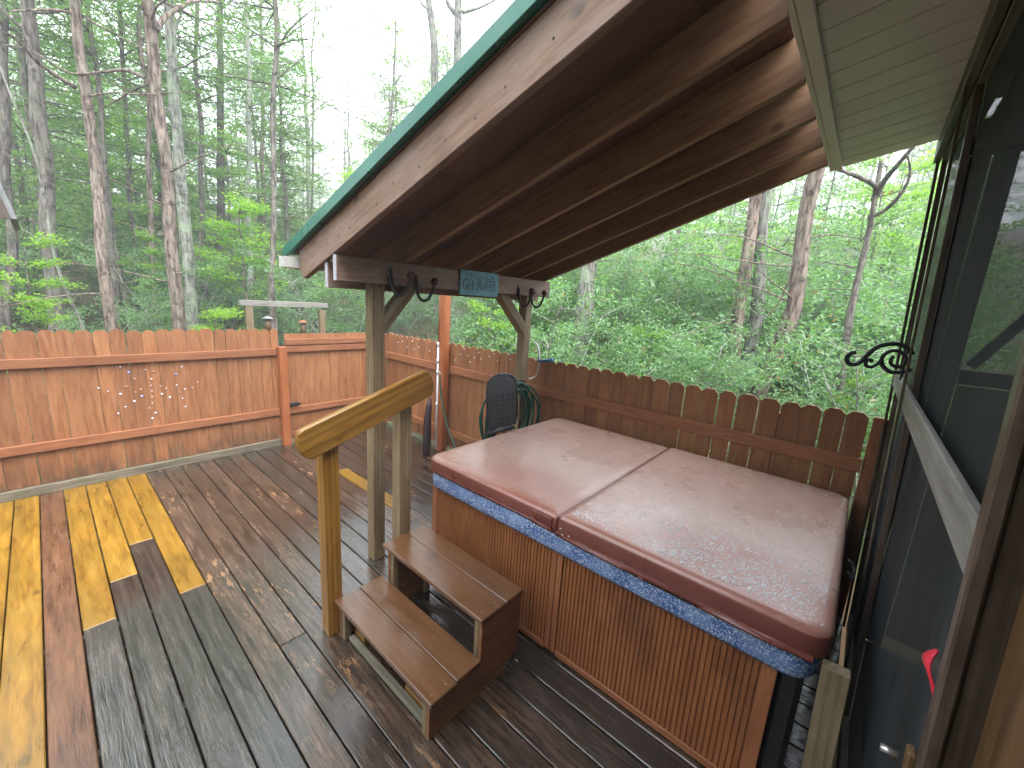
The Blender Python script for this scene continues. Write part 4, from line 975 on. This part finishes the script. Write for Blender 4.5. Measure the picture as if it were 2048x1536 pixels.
def scatter(n, kind, name, label, cat, group, r0, r1, a0, a1, s0, s1, mind=.6, m=1.2):
    done = []; k = 0
    while len(done) < n and k < n * 60:
        k += 1; r = math.sqrt(RND.uniform(r0 * r0, r1 * r1)); a = RND.uniform(a0, a1); x, y = pol(r, a)
        if name == 'laurel_shrub' and a0 < 0 and r < 9.8 and any(abs(a - z) < 3.2 for z in SIGHT): continue
        q = RC @ (np.array([x, y, 4.]) - CAMP); pxx = FPX * q[0] / max(q[2], .1) + 1024
        if kind in ('conifer', 'mid', 'far') and a1 > 50 and 575 < pxx < 960 and r < 46 and kind != 'far' and RND.random() < .85: continue   # the open gap in the canopy
        if not clear(x, y, m) or any((x - p) ** 2 + (y - q) ** 2 < mind * mind for p, q in done): continue
        done.append((x, y)); plant(kind, name, label if 'photographer' in label else label + ' ' + where(x, y), cat, group, x, y, RND.uniform(s0, s1))
# evergreen understory close behind the right fence and further up the slope
scatter(40, 'laurel', 'laurel_shrub', 'glossy evergreen shrub', 'shrub', 'evergreen shrubs behind the right fence', 9.6, 17, -6, 42, .8, 1.2, 1.0, 1.9)
scatter(42, 'laurel', 'laurel_shrub', 'low evergreen shrub', 'shrub', 'low evergreen shrubs behind the right fence', 6.0, 10.2, -5, 44, .48, .74, .75, 1.5)
scatter(26, 'laurel', 'laurel_shrub', 'dark evergreen shrub', 'shrub', 'evergreen shrubs behind the left fence', 11, 22, 42, 102, .6, .95, 1.4, 3.5)
scatter(26, 'mid', 'understory_tree', 'leafy green understory tree', 'tree', 'understory trees', 13, 28, -6, 44, .8, 1.15, 1.6, 3.0)
scatter(38, 'mid', 'understory_tree', 'leafy green understory tree', 'tree', 'understory trees', 15, 32, 40, 102, .7, 1.1, 1.6, 5.)
scatter(16, 'spring', 'spring_sapling', 'yellow-green spring sapling', 'sapling', 'spring saplings', 10, 24, -4, 36, .6, 1.2, 2., 2.5)
scatter(22, 'spring', 'spring_sapling', 'yellow-green spring sapling', 'sapling', 'spring saplings', 12, 34, 44, 100, .7, 1.5, 2., 4.)
scatter(26, 'conifer', 'conifer_tree', 'dark feathery conifer', 'tree', 'conifers in the forest', 16, 36, 50, 104, .7, 1.1, 1.8, 6.)
scatter(12, 'conifer', 'conifer_tree', 'dark feathery conifer', 'tree', 'conifers in the forest', 20, 40, -8, 46, .5, .8, 2.5, 6.)
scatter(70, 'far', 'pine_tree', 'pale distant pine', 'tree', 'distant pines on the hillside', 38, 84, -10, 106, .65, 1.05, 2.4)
scatter(34, 'bare', 'bare_tree', 'slender bare budding tree', 'tree', 'bare budding trees on the slope', 18, 50, -6, 104, .7, 1.2, 2.2, 4.)
AZ = sorted(math.degrees(math.atan2(*reversed(at_r(px, 500, 20.).xy))) for px in (570, 950))
scatter(13, 'bare', 'bare_tree', 'slim bare spring tree', 'tree', 'bare trees in the canopy gap', 16, 34, AZ[0], AZ[1], .85, 1.3, 1.3, 4.)
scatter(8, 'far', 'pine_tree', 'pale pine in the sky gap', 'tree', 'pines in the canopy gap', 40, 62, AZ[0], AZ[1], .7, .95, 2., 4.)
# unseen conifers behind the photographer, added to cut the skylight
scatter(34, 'conifer', 'conifer_tree', 'dark feathery conifer behind the photographer', 'tree', 'unseen conifers added behind the photographer', 10, 24, 118, 262, .75, 1.1, 2.2, -99)
# named, nearer shrubs and saplings
for px, py, r, sc, lab, kd in ((985, 640, 6.9, .62, 'bright lime-green sapling right behind the fence under the roof beam', 'spring'), (1112, 690, 6.3, .42, 'small lime-green sapling behind the blue spray nozzle', 'spring'), (1300, 715, 7.0, .50, 'pale green bush just behind the middle of the right fence', 'spring'), (65, 600, 10.5, .62, 'light green bush above the left end of the fence', 'spring'), (440, 610, 9.5, .60, 'bright green shrub left of the timber feeder frame', 'spring'), (1720, 790, 6.6, .42, 'small yellow-green sapling near the end of the right fence', 'spring')):
    p = at_r(px, py, r); plant(kd, 'leafy_sapling', lab, 'sapling', None, p.x, p.y, sc)

# named trunks, each from its base and a higher point in the photograph at its own distance
def big_tree(label, pb, ptop, r, dia, bark, h=15., limbs=(), dead=6, crown=True, kink=.06, seed=0, group=None, name='tall_tree'):
    rr = random.Random(seed * 7 + 1); rng = np.random.default_rng(seed)
    a, b = at_r(*pb, r), at_r(*ptop, r); d = (b - a).normalized(); d = d / d.z
    g = gz(a.x, a.y); base = a + d * (g - a.z)
    for _ in range(3): g = gz(base.x, base.y); base = base + d * (g - base.z)
    t = thing(name, label, 'tree', base, group); segs = 30; pts = []
    for i in range(segs + 1):
        z = -.25 + (h + .25) * i / segs; p = d * z
        dx = kink * noise.noise(Vector((seed, z * .55, 0))) * 2; dy = kink * noise.noise(Vector((seed + 9, z * .55, 0))) * 2
        pts.append(Vector((p.x + dx, p.y + dy, z)))
    rad = [dia / 2 * ((1.35 - .35 * min(1, i / 3)) * (1 - .62 * i / segs)) for i in range(segs + 1)]
    v, f = [], []; n = 16; tube_geo(pts, rad, n, True, vv=v, ff=f)
    # furrowed, flaking outline
    for i in range(len(v)):
        if i >= (segs + 1) * n: break
        k = i // n; c = pts[k]; o = v[i] - c; s = 1 + .16 * noise.noise(Vector((o.x * 14 / max(dia, .1) * .3, o.y * 14 / max(dia, .1) * .3, v[i].z * 1.7 + seed))) + rr.uniform(-.05, .05); v[i] = c + o * s
    mobj('trunk', pymesh('trunk', v, f, True), M[bark], t, Matrix.Translation(base))
    def onaxis(z): 
        k = (z + .25) / (h + .25) * segs; i = max(0, min(segs - 1, int(k))); return pts[i].lerp(pts[i + 1], k - i)
    def one_limb(LV, LF): mobj('limb', pymesh('limb', LV, LF, True), M[bark], t, Matrix.Translation(base))
    for q in range(dead):
        LV, LF = [], []; z = rr.uniform(1.8, min(h * .7, 9)); ang = rr.uniform(0, 6.28); limb(LV, LF, onaxis(z), (math.cos(ang), math.sin(ang), rr.uniform(-.1, .35)), rr.uniform(.6, 2.4), dia * rr.uniform(.05, .10), rr, 7, .02, .16, 5); one_limb(LV, LF)
    for P_ in limbs:   # limbs seen in the photo, as pixel chains at the trunk's distance
        w3 = [at_r(*q, r + .15 * k * (1 if seed % 2 else -1)) - base for k, q in enumerate(P_[1:])]
        sp = spline(w3, 5); LV, LF = [], []; tube_geo(sp, [P_[0] * (1 - .75 * i / len(sp)) for i in range(len(sp))], 7, True, vv=LV, ff=LF); one_limb(LV, LF)
    if crown:
        cl, dl = [], []; BV, BF = [], []
        z = max(6.5, h * .48)
        while z < h:
            for q in range(3):
                ang = rr.uniform(0, 6.28); e = limb(BV, BF, onaxis(z), (math.cos(ang), math.sin(ang), .25), 2.4 * (1.1 - .6 * z / h) * rr.uniform(.6, 1.1), .025, rr, 6, .03, .14, 4)
                for j in range(2, 7):
                    c = np.array(e[j]) + rng.normal(size=(16, 3)) * np.array([.26, .26, .10]); cl.append(c); dl.append(np.tile(np.array(e[j] - e[j - 1]), (16, 1)) * 2 + rng.normal(size=(16, 3)) * .5)
            z += rr.uniform(.45, .8)
        C = np.concatenate(cl); n_ = len(C); cr = mobj('crown', leafmesh('crown', C, rng.uniform(.14, .28, n_), rng.uniform(.02, .04, n_), rng, .2, np.concatenate(dl)), M['needle'], t, Matrix.Translation(base))
        mobj('crown_branches', pymesh('crown_branches', BV, BF, True), M[bark], cr, Matrix.Translation(base))['kind'] = 'stuff'
    return t
big_tree('broad grey-brown pine trunk nearest the left edge', (118, 655), (58, 40), 13.5, 0.290, 'bark_dark', 16, [(.05, (58, 60), (30, 45), (0, 10))], 8, True, .05, 1)
big_tree('shaggy reddish trunk, leftmost of the two near reddish trunks', (222, 655), (156, 30), 10.5, 0.186, 'bark_red', 15, [(.035, (152, 175), (110, 150), (70, 120), (40, 85), (0, 60)), (.03, (152, 30), (110, 20), (20, 22))], 9, True, .05, 2)
big_tree('shaggy reddish trunk with a pale peeling base beside the lichen-grey trunk', (360, 655), (296, 20), 10., 0.230, 'bark_red', 15, [(.05, (312, 60), (330, 35), (360, 15), (390, 2), (450, 6)), (.03, (288, 155), (250, 140), (200, 145), (150, 148), (118, 135), (60, 100), (0, 88))], 7, True, .06, 3)
big_tree('straight lichen-grey trunk close behind the peeling reddish trunk', (386, 655), (336, 20), 13., 0.282, 'bark_grey', 16, [(.03, (350, 60), (365, 20), (372, 0))], 7, True, .04, 4)
big_tree('dark straight trunk standing between the lichen-grey trunk and the sky gap', (440, 600), (441, 20), 19., 0.294, 'bark_dark', 17, (), 10, True, .05, 5)
big_tree('slender ringed trunk just left of the roof corner', (546, 640), (549, 10), 12.5, 0.165, 'bark_dark', 15, [(.018, (547, 360), (530, 300), (505, 230), (485, 190)), (.015, (545, 410), (510, 400), (455, 383)), (.02, (548, 100), (590, 60), (640, 30)), (.016, (550, 160), (600, 120), (640, 90))], 12, True, .06, 6)
big_tree('thin dark trunk to the left of the sky gap', (408, 600), (392, 20), 17., 0.166, 'bark_dark', 15, (), 10, True, .06, 7)
big_tree('pale green lichened trunk between the dark trunk and the ringed trunk', (500, 640), (495, 20), 16., 0.195, 'bark_pale', 15, (), 8, True, .06, 8)
big_tree('slim trunk left of the peeling reddish trunk, far back', (275, 640), (240, 20), 17., 0.151, 'bark_dark', 15, (), 8, True, .07, 9)
big_tree('slim dark trunk right behind the leftmost reddish trunk', (238, 640), (180, 20), 15., 0.151, 'bark_dark', 15, (), 7, True, .06, 10)
big_tree('thin leaning pale stem crossing low at the far left', (162, 655), (55, 300), 11.5, 0.070, 'bark_grey', 6.5, (), 3, False, .05, 11)
big_tree('thin brown trunk between the two shaggy reddish trunks', (312, 640), (286, 90), 15.5, 0.154, 'bark_red', 14, (), 6, True, .06, 12)
big_tree('slender forked tree against the bright sky', (624, 480), (627, 20), 19., 0.112, 'bark_grey', 14, [(.03, (623, 215), (640, 120), (655, 0)), (.025, (622, 230), (660, 200), (720, 190), (790, 180)), (.025, (622, 170), (655, 150), (700, 170), (710, 210))], 12, False, .07, 13)
big_tree('upright trunk against the sky, left of the forked pair above the roof edge', (884, 500), (862, 10), 16., 0.421, 'bark_grey', 15, [(.05, (862, 20), (845, 10), (838, -12))], 3, False, .05, 14)
big_tree('stout forked trunk against the sky right above the roof edge', (912, 500), (916, 40), 15., 0.538, 'bark_grey', 11.9, [(.09, (914, 30), (895, 5), (888, -40)), (.12, (917, 40), (918, 0), (925, -60)), (.06, (925, 25), (960, 15), (1000, -5))], 2, False, .04, 15)
big_tree('mossy brown trunk at the far left edge of the forest', (20, 655), (8, 40), 15., 0.197, 'bark_dark', 15, (), 7, True, .05, 16)
big_tree('twin-looking reddish trunk far back beside the ringed trunk', (530, 620), (522, 30), 21., 0.210, 'bark_red', 15, (), 6, True, .06, 17)
big_tree('stout shaggy grey trunk behind the fence right of the roof post', (1157, 725), (1186, 440), 8.6, 0.400, 'bark_grey', 12, (), 4, False, .05, 21)
big_tree('thin dark trunk close left of the stout shaggy grey trunk', (1112, 705), (1124, 500), 10., 0.200, 'bark_dark', 11, (), 4, False, .06, 22)
big_tree('reddish straight trunk touching the lichen-covered trunk on the right', (1458, 770), (1512, 390), 8.8, 0.270, 'bark_red', 11, (), 5, False, .03, 23)
big_tree('lichen-covered green-grey trunk leaning beside the reddish one', (1490, 775), (1536, 380), 8.9, 0.260, 'bark_grey', 12, [(.02, (1515, 560), (1450, 540), (1380, 500)), (.015, (1520, 500), (1580, 510), (1640, 505))], 8, False, .04, 24)
big_tree('leaning trunk with shaggy peeling bark below the eave corner', (1522, 782), (1650, 335), 7.6, 0.270, 'bark_red', 10, [(.02, (1590, 530), (1560, 600), (1530, 640)), (.014, (1605, 480), (1660, 470), (1740, 480))], 5, False, .09, 25)
big_tree('slender dark tree forking in a Y under the eave on the right', (1676, 790), (1742, 430), 8.2, 0.150, 'bark_dark', 4.9, [(.045, (1748, 400), (1752, 375), (1730, 360), (1680, 340), (1640, 325)), (.045, (1748, 400), (1770, 360), (1795, 330), (1830, 290), (1870, 250)), (.035, (1738, 435), (1770, 420), (1800, 390), (1820, 350), (1815, 310))], 3, False, .06, 26)
big_tree('thin dark stem between the leaning trunk and the forking tree', (1577, 700), (1606, 540), 11., 0.160, 'bark_dark', 9, (), 3, False, .06, 27)
big_tree('pale grey stem far back right of the stout shaggy trunk', (1320, 720), (1352, 480), 14., 0.200, 'bark_dark', 11, (), 5, False, .06, 28)

# low undergrowth: nobody could count it
def undergrowth():
    rng = np.random.default_rng(5); C = []
    for i in range(2600):
        r = math.sqrt(rng.uniform(5.6 ** 2, 60 ** 2)) if i > 900 else math.sqrt(rng.uniform(5.6 ** 2, 22 ** 2)); a = rng.uniform(-10, 106); x, y = pol(r, a)
        if not clear(x, y, .5): continue
        s = .5 + r / 40; C.append(ball(rng, 26, (x, y, gz(x, y) + .18 * s), (.45 * s, .45 * s, .28 * s)))
    C = np.concatenate(C); n = len(C); sc = .6 + np.hypot(C[:, 0], C[:, 1]) / 28
    me = leafmesh('undergrowth', C, rng.uniform(.08, .14, n) * sc, rng.uniform(.04, .06, n) * sc, rng, .3); o = mobj('undergrowth', me, M['leaf_under'])
    tag(o, 'low leafy undergrowth covering the forest floor', 'undergrowth', None, 'stuff')
undergrowth()

# ------------------------------------------------------------------ damp air between the trees
hz = NT('damp_haze'); hz.n.remove(hz.b); pv = hz.new('VolumePrincipled'); pv.inputs['Color'].default_value = (.92, .96, 1, 1); pv.inputs['Density'].default_value = .0058; pv.inputs['Anisotropy'].default_value = .1
hz.link(pv.outputs[0], hz.out.inputs['Volume'])
ho = mobj('haze', boxmesh(270, 270, 52, 0), hz.m, None, Matrix.Translation((0, 0, 22))); ho['kind'] = 'stuff'; ho['label'] = 'thin damp haze filling the forest air'; ho['category'] = 'haze'

# plants that would share a label are told apart by their order from left to right
ORD = ['first', 'second', 'third', 'fourth', 'fifth', 'sixth', 'seventh', 'eighth', 'ninth', 'tenth', 'eleventh', 'twelfth']
byl = {}
for o in list(S.collection.objects):
    if o.parent is None and o.get('label') and 'photographer' not in o['label']: byl.setdefault(o['label'], []).append(o)
for lb, os_ in byl.items():
    if len(os_) < 2: continue
    def pxo(o):
        q = RC @ (np.array(o.location) - CAMP); return q[0] / max(q[2], .05)
    os_.sort(key=pxo)
    for i, o in enumerate(os_): o['label'] = lb + (', the left one' if len(os_) == 2 and i == 0 else ', the right one' if len(os_) == 2 else ', ' + ORD[min(i, 11)] + ' from left')
